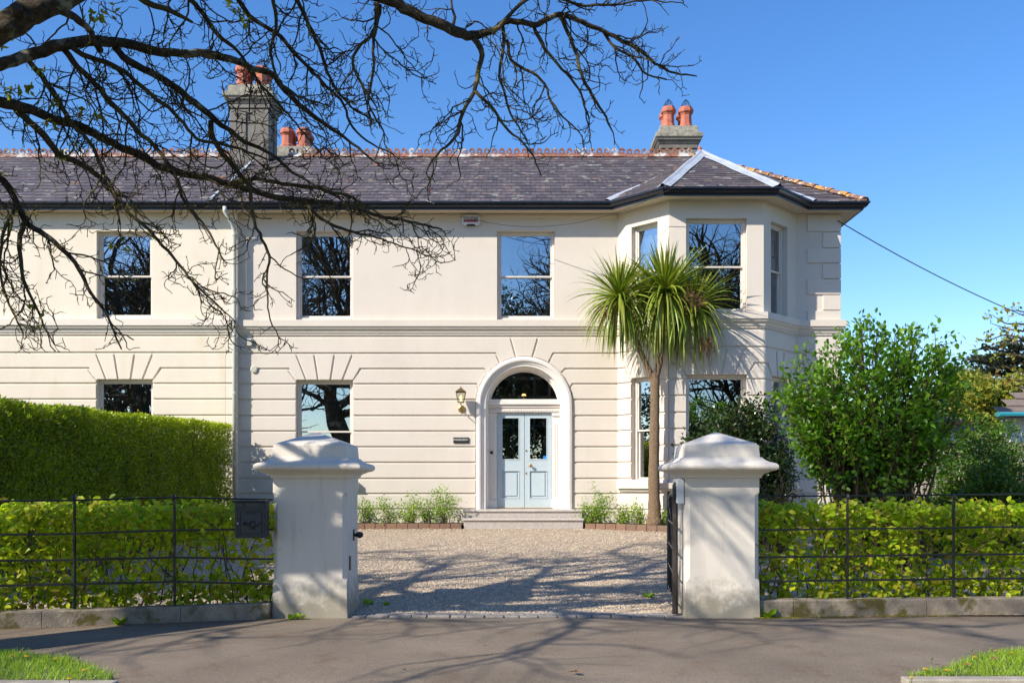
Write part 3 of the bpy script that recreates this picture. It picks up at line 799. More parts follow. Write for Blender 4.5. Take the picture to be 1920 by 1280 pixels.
def sash_window(fr, a0, a1, b0, b1, par, curt='both', label=None, single=False, sill=None, cmat=None):
    e = .004; c0 = .12; mt = cmat or M['trim']
    mb = MB(); fw = .055
    mb.fbox(fr, a0+e, a0+fw, b0+e, b1-e, c0, c0+.12); mb.fbox(fr, a1-fw, a1-e, b0+e, b1-e, c0, c0+.12)
    mb.fbox(fr, a0+fw, a1-fw, b1-fw, b1-e, c0, c0+.12); mb.fbox(fr, a0+fw, a1-fw, b0+e, b0+.05, c0-.03, c0+.12)
    w = mb.build('window', mt, par, bevel=.004)
    if label: w['label'] = label
    A0, A1, B0, B1 = a0+fw+.002, a1-fw-.002, b0+.052, b1-fw-.002; mid = (B0+B1)/2; s = .035
    def sash(x0, x1, y0, y1, c, bot, top):
        m = MB(); m.fbox(fr, x0, x0+s, y0, y1, c, c+.04); m.fbox(fr, x1-s, x1, y0, y1, c, c+.04)
        m.fbox(fr, x0+s, x1-s, y0, y0+bot, c, c+.04); m.fbox(fr, x0+s, x1-s, y1-top, y1, c, c+.04)
        m.build('sash', mt, w, bevel=.003)
        g = MB(); g.fbox(fr, x0+s-.004, x1-s+.004, y0+bot-.004, y1-top+.004, c+.016, c+.022); g.build('pane', M['glass'], w)
    if single:
        sash(A0, A1, B0, B1, c0+.03, .05, .035)
    else:
        sash(A0, A1, mid-.02, B1, c0+.02, .035, .03)
        sash(A0, A1, B0, mid+.02, c0+.066, .06, .035)
    cw = (A1-A0)
    if curt in ('both', 'left'): curtain(fr, A0-.03, A0+cw*.17, B0-.02, B1+.02, c0+.15, w)
    if curt in ('both', 'right'): curtain(fr, A1-cw*.14, A1+.03, B0-.02, B1+.02, c0+.15, w)
    if curt == 'full': curtain(fr, A0-.03, A1+.03, B0-.02, B1+.02, c0+.16, w)
    if sill:
        m = MB(); m.fbox(fr, a0-sill, a1+sill, b0-.13, b0+.002, -.14, .12); m.fbox(fr, a0-sill+.05, a1+sill-.05, b0-.19, b0-.132, -.075, .0)
        m.build('sill', M['villa'] if par is villa else M['neigh'], w, bevel=.008)
    return w
sash_window(fr_main, *up_main[0], villa, 'left'); sash_window(fr_main, *up_main[1], villa, 'both')
sash_window(fr_main, *dn_main[0], villa, 'left', sill=.14)
sash_window(fr_bf, bf_c-bf_h, bf_c+bf_h, *fu, villa, 'none'); sash_window(fr_bf, bf_c-bf_h, bf_c+bf_h, *fg, villa, 'none', single=True)
sash_window(fr_bl, bl_c-bl_h, bl_c+bl_h, *fu, villa, 'full'); sash_window(fr_bl, bl_c-bl_h, bl_c+bl_h, *fg, villa, 'none')
sash_window(fr_br, br_c-bl_h, br_c+bl_h, *fu, villa, 'full'); sash_window(fr_br, br_c-bl_h, br_c+bl_h, *fg, villa, 'none')
sweep([(XA+.06, YW-.06), (XB, YB), (XC, YB), (XD-.06, YW-.06)], [(-.05, zG0+.0), (.14, zG0-.012), (.14, zG0-.13), (.075, zG0-.132), (.075, zG0-.19), (-.05, zG0-.19)], 'bay_sill', M['villa'], villa)
for a in (nw_u, nw_g, nw_u2, nw_g2): sash_window(fr_n, *a, neigh, 'none', sill=.1 if a in (nw_g, nw_g2) else None)

# --- arched door surround, fanlight, doors
def arch_band(r0, r1, c0, c1, zb, name, mat, par, N=40, prof=None):
    """moulded surround: legs and semicircle, profile (radius, depth)"""
    prof = prof or [(r0, c0), (r1, c0), (r1, c1), (r0, c1)]
    mb = MB(); m = len(prof); path = [(-1, None)] + [(math.pi*i/N, 1) for i in range(N+1)] + [(math.pi+1, None)]
    for ang, arc in path:
        for r, c in prof:
            if arc is None:
                x = (r if ang < 0 else -r); z = zb
            else:
                x = r*math.cos(ang); z = DZC + r*math.sin(ang)
            mb.v.append(fr_main(door_c + x, z, c))
    for i in range(len(path)-1):
        for k in range(m):
            mb.f.append((i*m+k, i*m+(k+1)%m, (i+1)*m+(k+1)%m, (i+1)*m+k))
    mb.f.append(tuple(range(m))); mb.f.append(tuple((len(path)-1)*m+k for k in range(m))[::-1])
    o = mb.build(name, mat, par); fix_normals(o.data); return o
ro, ri = 90/S, 72.5/S
arch_band(0, 0, 0, 0, door_bot, 'arch_surround', M['arch_trim'], villa,
          prof=[(ro, .0), (ro, -.055), (ro-.02, -.085), (ro-.07, -.10), (ro-.10, -.09), (ro-.105, -.06), (ro-.15, -.055), (ro-.155, -.035), (ri, -.03), (ri, .02)])
arch_band(0, 0, 0, 0, door_bot, 'arch_reveal_mould', M['arch_trim'], villa, prof=[(ri, .022), (ri-.001, .10), (ri-.03, .115), (ri-.035, .15), (ri-.06, .16), (ri-.06, .235), (ri+.02, .235)])
CD = .26                                          # depth of the door plane
fl = (67/S)                                       # fanlight radius
dz = lambda py: wz(py)
# fanlight: frame, glass, transom, entablature
N = 24; zf = dz(747)
mb = MB()
for i in range(N+1):
    a = math.pi*i/N
    for r in (fl-.035, ri-.02):
        z = max(zf, DZC + r*math.sin(a)); mb.v += [fr_main(door_c + r*math.cos(a), z, CD-.03), fr_main(door_c + r*math.cos(a), z, CD+.03)]
for i in range(N):
    b = i*4; mb.f += [(b, b+4, b+6, b+2), (b+1, b+3, b+7, b+5), (b, b+1, b+5, b+4)]
fan = mb.build('fanlight', M['arch_trim'], villa)
mb = MB(); pts = [fr_main(door_c + (fl-.03)*math.cos(math.pi*i/N), max(zf, DZC + (fl-.03)*math.sin(math.pi*i/N)), CD+.01) for i in range(N+1)]
mb.v = pts; mb.f = [tuple(range(len(pts)))[::-1]]; mb.build('pane', M['glass'], fan)
MB().fbox(fr_main, door_c-ri+.062, door_c+ri-.062, dz(757), zf, CD-.10, CD+.05).build('transom', M['arch_trim'], villa, bevel=.01)
MB().fbox(fr_main, door_c-ri+.062, door_c+ri-.062, dz(762.5), dz(757)-.002, CD-.06, CD+.05).build('transom_mould', M['trim'], villa, bevel=.006)
en = MB().fbox(fr_main, door_c-ri+.062, door_c+ri-.062, dz(772), dz(762.5)-.002, CD-.035, CD+.05).build('entablature', M['trim'], villa)
mb = MB(); nd = 24
for i in range(nd):
    a = door_c - ri + .09 + (2*ri - .18) * (i+.5)/nd; w = (2*ri-.18)/nd*.36
    z1 = dz(766.5); z0 = dz(770.5)
    mb.fbox(fr_main, a-w, a+w, z0+.012, z1, CD-.055, CD-.035); mb.fbox(fr_main, a-w*.6, a+w*.6, z0, z0+.012, CD-.052, CD-.035)
mb.build('dentil_row', M['arch_trim'], en)
for s, x0, x1 in ((-1, 912.6, 931.2), (1, 1035.6, 1054)):
    a0, a1 = A_(x0), A_(x1)
    mb = MB(); mb.fbox(fr_main, a0, a1, door_bot, dz(772)-.002, CD-.0, CD+.06)
    p = mb.build('pilaster', M['arch_trim'], villa)
    m = MB(); m.fbox(fr_main, a0-.005, a1+.005, door_bot, dz(937), CD-.035, CD); m.build('pilaster_base', M['arch_trim'], p, bevel=.008)
    m = MB(); m.fbox(fr_main, a0-.005, a1+.005, dz(778), dz(772)-.004, CD-.03, CD); m.build('pilaster_capital', M['arch_trim'], p, bevel=.006)
    m = MB(); w3 = (a1-a0)
    for q in (.16, .42, .68): m.fbox(fr_main, a0+w3*q, a0+w3*(q+.14), dz(932), dz(792), CD-.014, CD)
    m.build('reed', M['arch_trim'], p, bevel=.004)
MB().fbox(fr_main, A_(930), A_(1037), door_bot-.02, door_bot+.02, CD-.05, CD+.1).build('threshold', M['brass'], villa)
for s, x0, x1, g0, g1 in ((-1, 931.9, 983.1, 940, 974), (1, 983.9, 1035.2, 992.2, 1027)):
    a0, a1 = A_(x0), A_(x1); ga, gb = A_(g0), A_(g1); zt, zb = dz(772.9), door_bot+.022
    zg1, zg0 = dz(780.6), dz(861.2); zp1, zp0 = dz(881), dz(934.5)
    c = CD+.02
    mb = MB()
    mb.fbox(fr_main, a0, ga, zb, zt, c, c+.05); mb.fbox(fr_main, gb, a1, zb, zt, c, c+.05)
    mb.fbox(fr_main, ga, gb, zg1, zt, c, c+.05); mb.fbox(fr_main, ga, gb, zp1, zg0, c, c+.05); mb.fbox(fr_main, ga, gb, zb, zp0, c, c+.05)
    d = mb.build('door_leaf', M['door'], villa)
    m = MB(); m.fbox(fr_main, ga, gb, zp0, zp1, c+.025, c+.045); m.fbox(fr_main, ga+.055, gb-.055, zp0+.06, zp1-.06, c+.008, c+.024)
    m.build('door_panel', M['door'], d, bevel=.012)
    m = MB()
    for (p0, p1, q0, q1) in ((ga, gb, zg1-.02, zg1), (ga, gb, zg0, zg0+.02), (ga, ga+.02, zg0+.02, zg1-.02), (gb-.02, gb, zg0+.02, zg1-.02),
                             (ga, gb, zp1-.018, zp1), (ga, gb, zp0, zp0+.018), (ga, ga+.018, zp0+.018, zp1-.018), (gb-.018, gb, zp0+.018, zp1-.018)):
        m.fbox(fr_main, p0, p1, q0, q1, c-.008, c+.02)
    m.build('door_bead', M['door'], d, bevel=.003)
    m = MB(); m.fbox(fr_main, ga+.016, gb-.016, zg0+.016, zg1-.016, c+.02, c+.026); m.build('pane', M['glass'], d)
    if s > 0:
        k = MB(); q = fr_main(A_(994.5), dz(871.5), c)
        k.tube([(q[0], q[1]-.0, q[2]), (q[0], q[1]-.012, q[2])], .035, 16); k.tube([(q[0], q[1]-.012, q[2]), (q[0], q[1]-.05, q[2])], .012, 10)
        k.tube([(q[0], q[1]-.045, q[2]), (q[0], q[1]-.06, q[2]), (q[0], q[1]-.085, q[2]), (q[0], q[1]-.098, q[2])], [.016, .032, .032, .014], 14)
        k.build('door_knob', M['brass'], d, smooth=False)
        for py in (843.6, 886.4):
            q = fr_main(A_(986.5), dz(py), c); MB().tube([q, (q[0], q[1]-.012, q[2])], .02, 12).build('lock', M['brass'], d)
        MB().fbox(fr_main, A_(1019.2), A_(1026), dz(860.5), dz(853.5), c+.012, c+.016).build('sticker', M['blue_sticker'], d)
q = fr_main(A_(921), dz(847.5), CD-.016); MB().tube([q, (q[0], q[1]-.012, q[2])], .036, 16).tube([(q[0], q[1]-.012, q[2]), (q[0], q[1]-.02, q[2])], .016, 10).build('door_bell', M['black_plate'], villa)
dr_ = MB(); y_ = YW+1.9
for q in (-.95,-.62,-.25,.25,.62,.95): dr_.box((fr_main(door_c,0)[0]+q-.03, y_, .64), (fr_main(door_c,0)[0]+q+.03, y_+.05, 3.95))
for z_ in (1.2, 2.75, 3.2, 3.45, 3.9): dr_.box((fr_main(door_c,0)[0]-1.1, y_-.002, z_), (fr_main(door_c,0)[0]+1.1, y_+.052, z_+.06))
dr_.build('inner_door_frame', M['arch_trim'], villa)
# warm hall light glimpsed through the fanlight
hl = empty('hall_pendant', (fr_main(A_(983),0,2.4)[0], YW+2.4, dz(729)), 'lit warm globe hanging in the hall, seen through the fanlight', 'lamp')
c_ = (hl.location.x + .0, YW+2.4, dz(729)+.05)
k = MB(); k.lathe(c_, [(.005,-.06),(.045,-.045),(.06,0),(.045,.045),(.01,.06)], 14); k.build('globe', M['bulb'], hl, smooth=True)
MB().tube([(c_[0], c_[1], c_[2]+.05), (c_[0], c_[1], 4.49)], .006, 6).build('flex', M['iron'], hl)

# steps
zs1 = CAMZ - (955-HY)*21.5/FL; zs0 = CAMZ - (971.8-HY)*21.15/FL
stp = None
for (x0, x1, y0, y1, z0, z1) in ((868.5, 1094, 21.52, 22.24, .3, zs1), (866.7, 1096, 21.18, 21.519, .3, zs0)):
    X0, X1 = (x0-CX)*y0/FL, (x1-CX)*y0/FL
    mb = MB(); mb.box((X0+.03, y0+.03, z0), (X1-.03, y1, z1-.055)); o = mb.build('step', M['steps'], villa, bevel=.006)
    MB().box((X0, y0, z1-.0548), (X1, y1, z1)).build('step_nosing', M['steps'], o, bevel=.02)
MB().box((wx(912), YW+.0, .3), (wx(1054), YW+.24, door_bot-.021)).build('step', M['steps'], villa)

# --- small fittings on the front
def downpipe():
    x = (440.5-CX)/FL*21.83; y = YN - .085
    mb = MB(); mb.tube([(x-.14, 21.55, 7.43), (x-.14, 21.55, 7.33), (x-.03, 21.72, 7.12), (x, y, 6.95), (x, y, 4.9), (x, y, .45)], .047, 12)
    o = mb.build('downpipe', M['downpipe'], villa, smooth=True)
    for z in (6.85, 5.4, 4.95, 3.35, 1.8): MB().lathe((x, y, z), [(.049,0),(.058,.004),(.058,.05),(.049,.054)], 14).build('pipe_collar', M['downpipe'], o)
downpipe()
def alarm():
    a = empty('alarm_box', at(883, 414, 21.95), 'white burglar alarm box with red strip, high under the eaves', 'alarm')
    x0, x1 = wx(866.5), wx(900); z0, z1 = wz(423.5), wz(405); y = YW - .10
    pts = [(x0+.03,z0),(x0+.10,z0),(x0+.13,z0+.022),(x1-.13,z0+.022),(x1-.10,z0),(x1-.03,z0),(x1,z0+.03),(x1,z1-.05),(x1-.05,z1-.005),((x0+x1)/2,z1+.008),(x0+.05,z1-.005),(x0,z1-.05),(x0,z0+.03)]
    fr0 = frame_of((0, YW), (1, YW))
    prism(fr0, pts, -.09, 0, 'casing', M['white_plastic'], a, .012)
    MB().box((x0+.10, YW-.075, z0-.006), (x1-.10, YW-.01, z0+.02)).build('lower_lens', M['black_plate'], a)
    MB().box((wx(869.8), YW-.0945, wz(418.2)), (wx(895.8), YW-.0905, wz(414.2))).build('red_band', M['red_strip'], a)
    text_obj('WILSON', .105, (wx(882.7), YW-.0935, wz(411.3)), FRONT, M['dark_letter'], a, sx=.82)
alarm()
def plaque():
    a = empty('name_plaque', at(865, 825, 21.95), 'small black house-name plaque left of the door, white capitals', 'sign')
    MB().box((wx(850.2), YW-.055, wz(830.2)), (wx(879.5), YW-.029, wz(820))).build('plate', M['black_plate'], a, bevel=.004)
    text_obj('INNISLEIGH', .062, (wx(864.2), YW-.0565, wz(824.4)), FRONT, M['letter'], a)
plaque()
bx = empty('junction_box', at(468.5, 642, 21.95), 'small pale green junction box by the downpipe', 'electric box')
MB().box((wx(462.5), YW-.085, wz(649)), (wx(475), YW-.029, wz(635))).build('casing', M['palebox'], bx, bevel=.008)
MB().tube([(wx(466), YW-.04, wz(648)), (wx(465.5), YW-.04, wz(654)), (wx(462), YW-.035, wz(659))], .008, 6).build('flex', M['palebox'], bx)
vt = MB().tube([(wx(477), YW-.028, wz(692.5)), (wx(477), YW-.06, wz(692.5)), (wx(477), YW-.066, wz(692.5))], [.078, .078, .06], 20).build('wall_vent', M['palebox'])
tag(vt, 'round pale vent cover on the wall below the small junction box', 'vent')

def lantern():
    cx_, cz = wx(865.5), wz(742)
    L = empty('wall_lantern', at(866, 768, 21.97), 'brass and glass coach lantern on its bracket beside the door arch', 'lantern')
    y = YW - .27; pz = wz(766.5)
    MB().tube([(cx_, YW-.028, pz), (cx_, YW-.05, pz), (cx_, YW-.065, pz)], [.085, .085, .06], 8).build('backplate', M['brass'], L, bevel=.003)
    MB().tube([(cx_, YW-.06, pz-.01), (cx_, YW-.15, pz-.05), (cx_, y-.03, pz-.04), (cx_, y-.03, pz+.04), (cx_, y, wz(757))], .011, 8).build('bracket', M['dark_brass'], L)
    zt, zb = wz(737), wz(755.5); ht, hb = .105, .062
    m = MB()
    P = lambda h, z: [(cx_-h, y-h, z), (cx_+h, y-h, z), (cx_+h, y+h, z), (cx_-h, y+h, z)]
    T_, B_ = P(ht, zt), P(hb, zb)
    for i in range(4):
        m.tube([T_[i], B_[i]], .006, 4); m.tube([T_[i], T_[(i+1)%4]], .008, 4); m.tube([B_[i], B_[(i+1)%4]], .007, 4)
    m.box((cx_-hb, y-hb, zb-.012), (cx_+hb, y+hb, zb-.004)); m.build('lantern_frame', M['dark_brass'], L)
    m = MB(); m.v = [tuple(v) for v in P(ht-.004, zt) + P(hb-.004, zb)]; m.f = [(0,1,5,4),(1,2,6,5),(2,3,7,6),(3,0,4,7)]; m.build('lantern_glass', M['lamp_glass'], L)
    m = MB(); m.v = P(ht+.012, zt+.006) + P(.035, zt+.075) + P(.03, zt+.082)
    m.f = [(0,1,5,4),(1,2,6,5),(2,3,7,6),(3,0,4,7),(4,5,9,8),(5,6,10,9),(6,7,11,10),(7,4,8,11),(3,2,1,0),(8,9,10,11)]; m.build('lantern_roof', M['dark_brass'], L)
    MB().lathe((cx_, y, zt+.08), [(.012,0),(.022,.015),(.01,.03),(.004,.06)], 10).build('finial', M['brass'], L)
    MB().lathe((cx_, y, zb), [(.012,0),(.012,.05),(.016,.06),(.026,.09),(.02,.125),(.004,.15)], 10).build('flame_bulb', M['bulb'], L, smooth=True)
lantern()
# ---------------------------------------------------------------- roofs
YE, ZE = YW - .45, 7.535; YR, ZR = 25.65, 9.86; TP = (ZR - ZE) / (YR - YE)
def zmain(y): return ZE + (y - YE) * TP
XH0 = XE + .45; XH1 = 4.45                               # eaves end and ridge end of the right-hand hip
AP = Vector((4.18, 22.75, 8.99)); FLp = Vector((XB - .45*.414, YB - .45, ZE)); FRp = Vector((XC + .45*.414, YB - .45, ZE))
LEp = Vector((FLp.x - (YE - FLp.y), YE, ZE)); REp = Vector((FRp.x + (YE - FRp.y), YE, ZE))
yb = YE + (AP.z - ZE) / TP; BK = Vector((AP.x, yb, AP.z))   # where the bay roof's ridge dies into the main slope
roof = MB()
roof.add([(XL, YE, ZE), (XH0, YE, ZE), (XH1, YR, ZR), (XL, YR, ZR)], [(0,1,2,3)])
roof.add([(XH0, YE, ZE), (XH0, 30.7, ZE), (XH1+.6, YR+1.4, ZR), (XH1, YR, ZR)], [(0,1,2,3)])
roof.add([(XH0, 30.7, ZE), (XL, 30.7, ZE), (XL, YR, ZR), (XH1, YR, ZR)], [(0,1,2,3)])
roof_o = roof.build('roof', M['felt'], villa)
r2 = MB(); r2.add([(XN0-.45, YE, ZE), (XL-.003, YE, ZE), (XL-.003, YR, ZR), (XN0-.45, YR, ZR)], [(0,1,2,3)]); r2.add([(XL-.003, 30.7, ZE), (XN0-.45, 30.7, ZE), (XN0-.45, YR, ZR), (XL-.003, YR, ZR)], [(0,1,2,3)])
roof_n = r2.build('roof', M['felt'], neigh)
b = MB(); b.add([FLp, FRp, AP], [(0,1,2)]); b.add([LEp, FLp, AP], [(0,1,2)]); b.add([FRp, REp, AP], [(0,1,2)]); b.add([LEp, AP, BK], [(0,1,2)]); b.add([REp, BK, AP], [(0,1,2)])
roof_b = b.build('bay_roof', M['slate'], villa)

def slate_field(o0, ux, up, ncol, nrow, w, ex, ok, par, parts, name='slate', seed=1, lift=.004):
    """slates in rows of exposure ex, columns of width w, laid on the plane o0 + a*ux + b*up"""
    rr = random.Random(seed); ux = Vector(ux).normalized(); up = Vector(up).normalized(); nz = ux.cross(up)
    tv = np.array([(0,0,.0),(w-.007,0,.0),(w-.007,0,.017),(0,0,.017),(0,ex*1.12,-.001),(w-.007,ex*1.12,-.001),(w-.007,ex*1.12,.003),(0,ex*1.12,.003)])
    tf = [(3,2,6,7),(0,1,2,3),(1,5,6,2),(4,0,3,7)]
    Mx = np.array([ux, up, nz]).T
    me = bpy.data.meshes.new(name); me.from_pydata((tv @ Mx.T).tolist(), [], tf); me.update(); me.materials.append(M['slate'])
    cells = []
    for r in range(nrow):
        for c in range(-1, ncol):
            a = (c + (.5 if r % 2 else 0)) * w + rr.uniform(-.002, .002); bb = r * ex + rr.uniform(-.004, .004)
            q = o0 + ux*(a + w/2) + up*(bb + ex/2)
            if ok(q): cells.append((r, o0 + ux*a + up*bb + nz*(lift + rr.uniform(0, .005)), rr.uniform(-.012, .012)))
    pinv = world_inv(par)
    for r, q, t in cells[:parts]:
        o = bpy.data.objects.new(name, me); COL.objects.link(o); o.parent = par; o.matrix_parent_inverse = pinv; o.location = q
    rest = cells[parts:]
    if rest:
        scatter(name, tv, tf, np.tile(Mx, (len(rest),1,1)), np.array([q for _, q, _ in rest]), np.ones(len(rest)), M['slate'], par)

def side(p, a, b):                                       # plan side of p relative to line a->b
    return (b.x-a.x)*(p.y-a.y) - (b.y-a.y)*(p.x-a.x)
V = Vector
def ok_main(q):
    if q.y > YR - .09: return False
    if side(q, V((XH0,YE)), V((XH1,YR))) < .12: return False
    if q.x < XL: return False
    # under the bay roof?
    if LEp.x < q.x < REp.x:
        if side(q, LEp, BK) < -.05 and side(q, BK, REp) < -.05: return False
    return True
slen = math.hypot(YR-YE, ZR-ZE); up_m = V((0, YR-YE, ZR-ZE))
slate_field(V((XL, YE-.02, ZE-.01)), (1,0,0), up_m, 64, 16, .225, (slen-.05)/16, ok_main, roof_o, 300, seed=2)
slate_field(V((XN0-.45, YE-.02, ZE-.01)), (1,0,0), up_m, 40, 16, .225, (slen-.05)/16, lambda q: q.x < XL-.12 and q.y < YR-.09 and abs(q.x + 6.78) > .07, roof_n, 0, seed=3)
def tri_ok(a, b, c, inset=.05):
    def f(q): return side(q,a,b) > inset and side(q,b,c) > inset*.5 and side(q,c,a) > inset*.5
    return f
for (p, q_, r_) in ((FLp, FRp, AP), (LEp, FLp, AP), (FRp, REp, AP)):
    ux = (q_-p); mid = ux.normalized(); up = (r_-p) - mid*((r_-p).dot(mid))
    n = int(ux.length/.225)+2; rows = int(up.length/.16)+1
    slate_field(p, ux, up, n, rows, .225, .16, tri_ok(p, q_, r_, .01), roof_b, 110, seed=5)

def strip(a, b, w, name, mat, par, h=.035, n=8, lap=False):
    """rounded roll and wings following a hip"""
    a, b = V(a), V(b); d = (b-a).normalized(); s = d.cross(V((0,0,1))).normalized(); u = s.cross(d)
    mb = MB(); prof = [(-w, -.035), (-w*.45, .012), (-.045, .022), (-.03, h+.012), (0, h+.025), (.03, h+.012), (.045, .022), (w*.45, .012), (w, -.035)]
    m = len(prof)
    for i in range(n+1):
        q = a + (b-a)*i/n
        for x, z in prof: mb.v.append(tuple(q + s*x + u*(z + .008*math.sin(i*1.7+x*9))))
    for i in range(n):
        for k in range(m-1): mb.f.append((i*m+k, i*m+k+1, (i+1)*m+k+1, (i+1)*m+k))
    return mb.build(name, mat, par, smooth=True)
strip(FLp + V((-.02,-.02,.02)), AP + V((0,0,.03)), .17, 'lead_hip', M['lead'], roof_b)
strip(FRp + V((.02,-.02,.02)), AP + V((0,0,.03)), .17, 'lead_hip', M['lead'], roof_b)
strip(LEp + V((-.05,.0,.03)), (AP + BK)/2 + V((-.1,0,.0)), .13, 'lead_valley', M['lead'], roof_b, h=.01)
strip(REp + V((.05,.0,.03)), (AP + BK)/2 + V((.1,0,.0)), .13, 'lead_valley', M['lead'], roof_b, h=.01)
strip(AP + V((0,-.05,.03)), BK + V((0,.05,.03)), .15, 'lead_ridge', M['lead'], roof_b)
strip((-6.78, YE, ZE+.01), (-6.83, YR-.15, ZR-.08), .055, 'lead_flashing', M['lead'], roof_n, h=.012)
# small clay finial behind the bay apex
MB().lathe((4.22, 23.15, 9.05), [(.09,0),(.06,.1),(.035,.16),(.045,.2),(.01,.26)], 10).build('finial', M['terra'], roof_b)

# hip tiles along the right-hand hip
def half_tile(L_, r, n=7):
    v = []; f = []
    for i, y in enumerate((0, L_)):
        rr = r*(1.0 if i == 0 else .86)
        for k in range(n):
            a = math.pi*k/(n-1); v.append((rr*math.cos(a), y, rr*.62*math.sin(a)+(.012 if i == 0 else 0)))
        for k in range(n):
            a = math.pi*k/(n-1); v.append(((rr-.015)*math.cos(a), y, (rr-.015)*.62*math.sin(a)+(.012 if i == 0 else 0)-.012))
    for k in range(n-1): f += [(k, k+1, 2*n+k+1, 2*n+k), (n+k, 3*n+k, 3*n+k+1, n+k+1), (k, n+k, n+k+1, k+1)]
    return v, f
a, b_ = V((XH0-.02, YE+.02, ZE+.02)), V((XH1, YR, ZR+.03)); d = (b_-a); nt_ = 12; Lt = d.length/nt_; d.normalize()
v, f = half_tile(Lt*1.06, .135); me = bpy.data.meshes.new('hip_tile'); me.from_pydata(v, [], f); me.update(); me.materials.append(M['hip']); fix_normals(me)
s = d.cross(V((0,0,1))).normalized(); u = s.cross(d); rotm = Matrix((s, d, u)).transposed()
for i in range(nt_):
    o = link('hip_tile', me, None, roof_o); o.matrix_basis = Matrix.LocRotScale(a + d*Lt*i, (rotm @ Matrix.Rotation(random.uniform(-.03,.03), 3, 'Z')).to_quaternion(), V((1,1,1)))
# a few clay courses beside the hip (the orange-lichened verge)
MB().box((XH0-.33, YE-.06, ZE-.005), (XH0+.0, YE+.12, ZE+.05)).build('hip_end_tile', M['hip'], roof_o, bevel=.02)

# crested ridge tiles
def ridge_tile(L_):
    mb = MB(); w = L_/3 - .004; r = .064
    mb.add([(-.0,-.13,-.085),(L_-.01,-.13,-.085),(L_-.01,-.035,.012),(0,-.035,.012),(L_-.01,.035,.012),(0,.035,.012),(L_-.01,.13,-.085),(0,.13,-.085)],
           [(0,1,2,3),(3,2,4,5),(5,4,6,7)])
    mb.box((0, -.022, .008), (L_-.01, .022, .04))
    for i in range(3):
        cx_ = L_*(i+.5)/3 - .003; cz = .085; n = 12
        out = []; inn = []
        for k in range(n):
            a = 2*math.pi*k/n + math.pi/12
            ro_ = .083 if 0 < a < math.pi else .075
            out.append((cx_ + ro_*math.cos(a), cz + (ro_*(1.12 if .9 < a < 2.3 else .95))*math.sin(a))); inn.append((cx_ + .034*math.cos(a), cz + .034*math.sin(a)))
        for y, flip in ((-.02, 0), (.02, 1)):
            b0 = len(mb.v); mb.v += [(x, y, z) for x, z in out] + [(x, y, z) for x, z in inn]
            for k in range(n):
                q = (b0+k, b0+(k+1)%n, b0+n+(k+1)%n, b0+n+k); mb.f.append(q[::-1] if flip else q)
        b1 = len(mb.v) - 4*n; b2 = len(mb.v) - 2*n
        for k in range(n):
            k2 = (k+1)%n; mb.f.append((b1+k, b2+k, b2+k2, b1+k2)); mb.f.append((b1+n+k, b1+n+k2, b2+n+k2, b2+n+k))
    me = bpy.data.meshes.new('ridge_tile'); me.from_pydata(mb.v, [], mb.f); me.update(); me.materials.append(M['ridge']); fix_normals(me); return me
LT = .585; me_r = ridge_tile(LT)
x = XN0 - .3
while x < XH1 - .2:
    if abs(x + LT/2 - (-6.85)) > .55:
        o = link('ridge_tile', me_r, None, roof_n if x < XL - .3 else roof_o); o.location = (x, YR, ZR + .055 + random.uniform(-.008,.008)); o.rotation_euler = (random.uniform(-.02,.02), random.uniform(-.006,.006), 0)
    x += LT

# ---------------------------------------------------------------- chimneys
def pot(c, h, r, par, guard=.22, n=8):
    m = MB(); R_ = r
    m.lathe(c, [(R_*1.12,0),(R_*1.12,h*.12),(R_*.98,h*.17),(R_*.92,h*.2),(R_*.86,h*.62),(R_*.95,h*.64),(R_*.95,h*.67),(R_*1.2,h*.74),(R_*1.2,h*.86),(R_*1.0,h*.92),(R_*1.0,h*.985),(R_*.86,h),(R_*.7,h*.97)], n, rot=math.pi/8)
    p = m.build('chimney_pot', M['terra'], par, bevel=.006)
    g = MB(); N = 10
    for k in range(N):
        a = 2*math.pi*k/N
        g.tube([(c[0]+R_*.85*math.cos(a), c[1]+R_*.85*math.sin(a), c[2]+h*.98), (c[0]+R_*.6*math.cos(a), c[1]+R_*.6*math.sin(a), c[2]+h+guard*.5), (c[0], c[1], c[2]+h+guard)], .0045, 3, cap=False)
    for q in (.25, .5, .75):
        rr = R_*.85*(1-q*.95); ring = [(c[0]+rr*math.cos(a), c[1]+rr*math.sin(a), c[2]+h+guard*q) for a in np.linspace(0, 2*math.pi, 13)]
        g.tube(ring, .004, 3, cap=False)
    g.build('wire_guard', M['iron'], p)
def block(m, x0, x1, y0, y1, z0, z1, ex=0, top=None):
    """box or frustum; ex outset at bottom, top outset at top"""
    t = ex if top is None else top
    v = [(x0-ex,y0-ex,z0),(x1+ex,y0-ex,z0),(x1+ex,y1+ex,z0),(x0-ex,y1+ex,z0),(x0-t,y0-t,z1),(x1+t,y0-t,z1),(x1+t,y1+t,z1),(x0-t,y1+t,z1)]
    m.add(v, [(0,3,2,1),(4,5,6,7),(0,1,5,4),(1,2,6,5),(2,3,7,6),(3,0,4,7)])
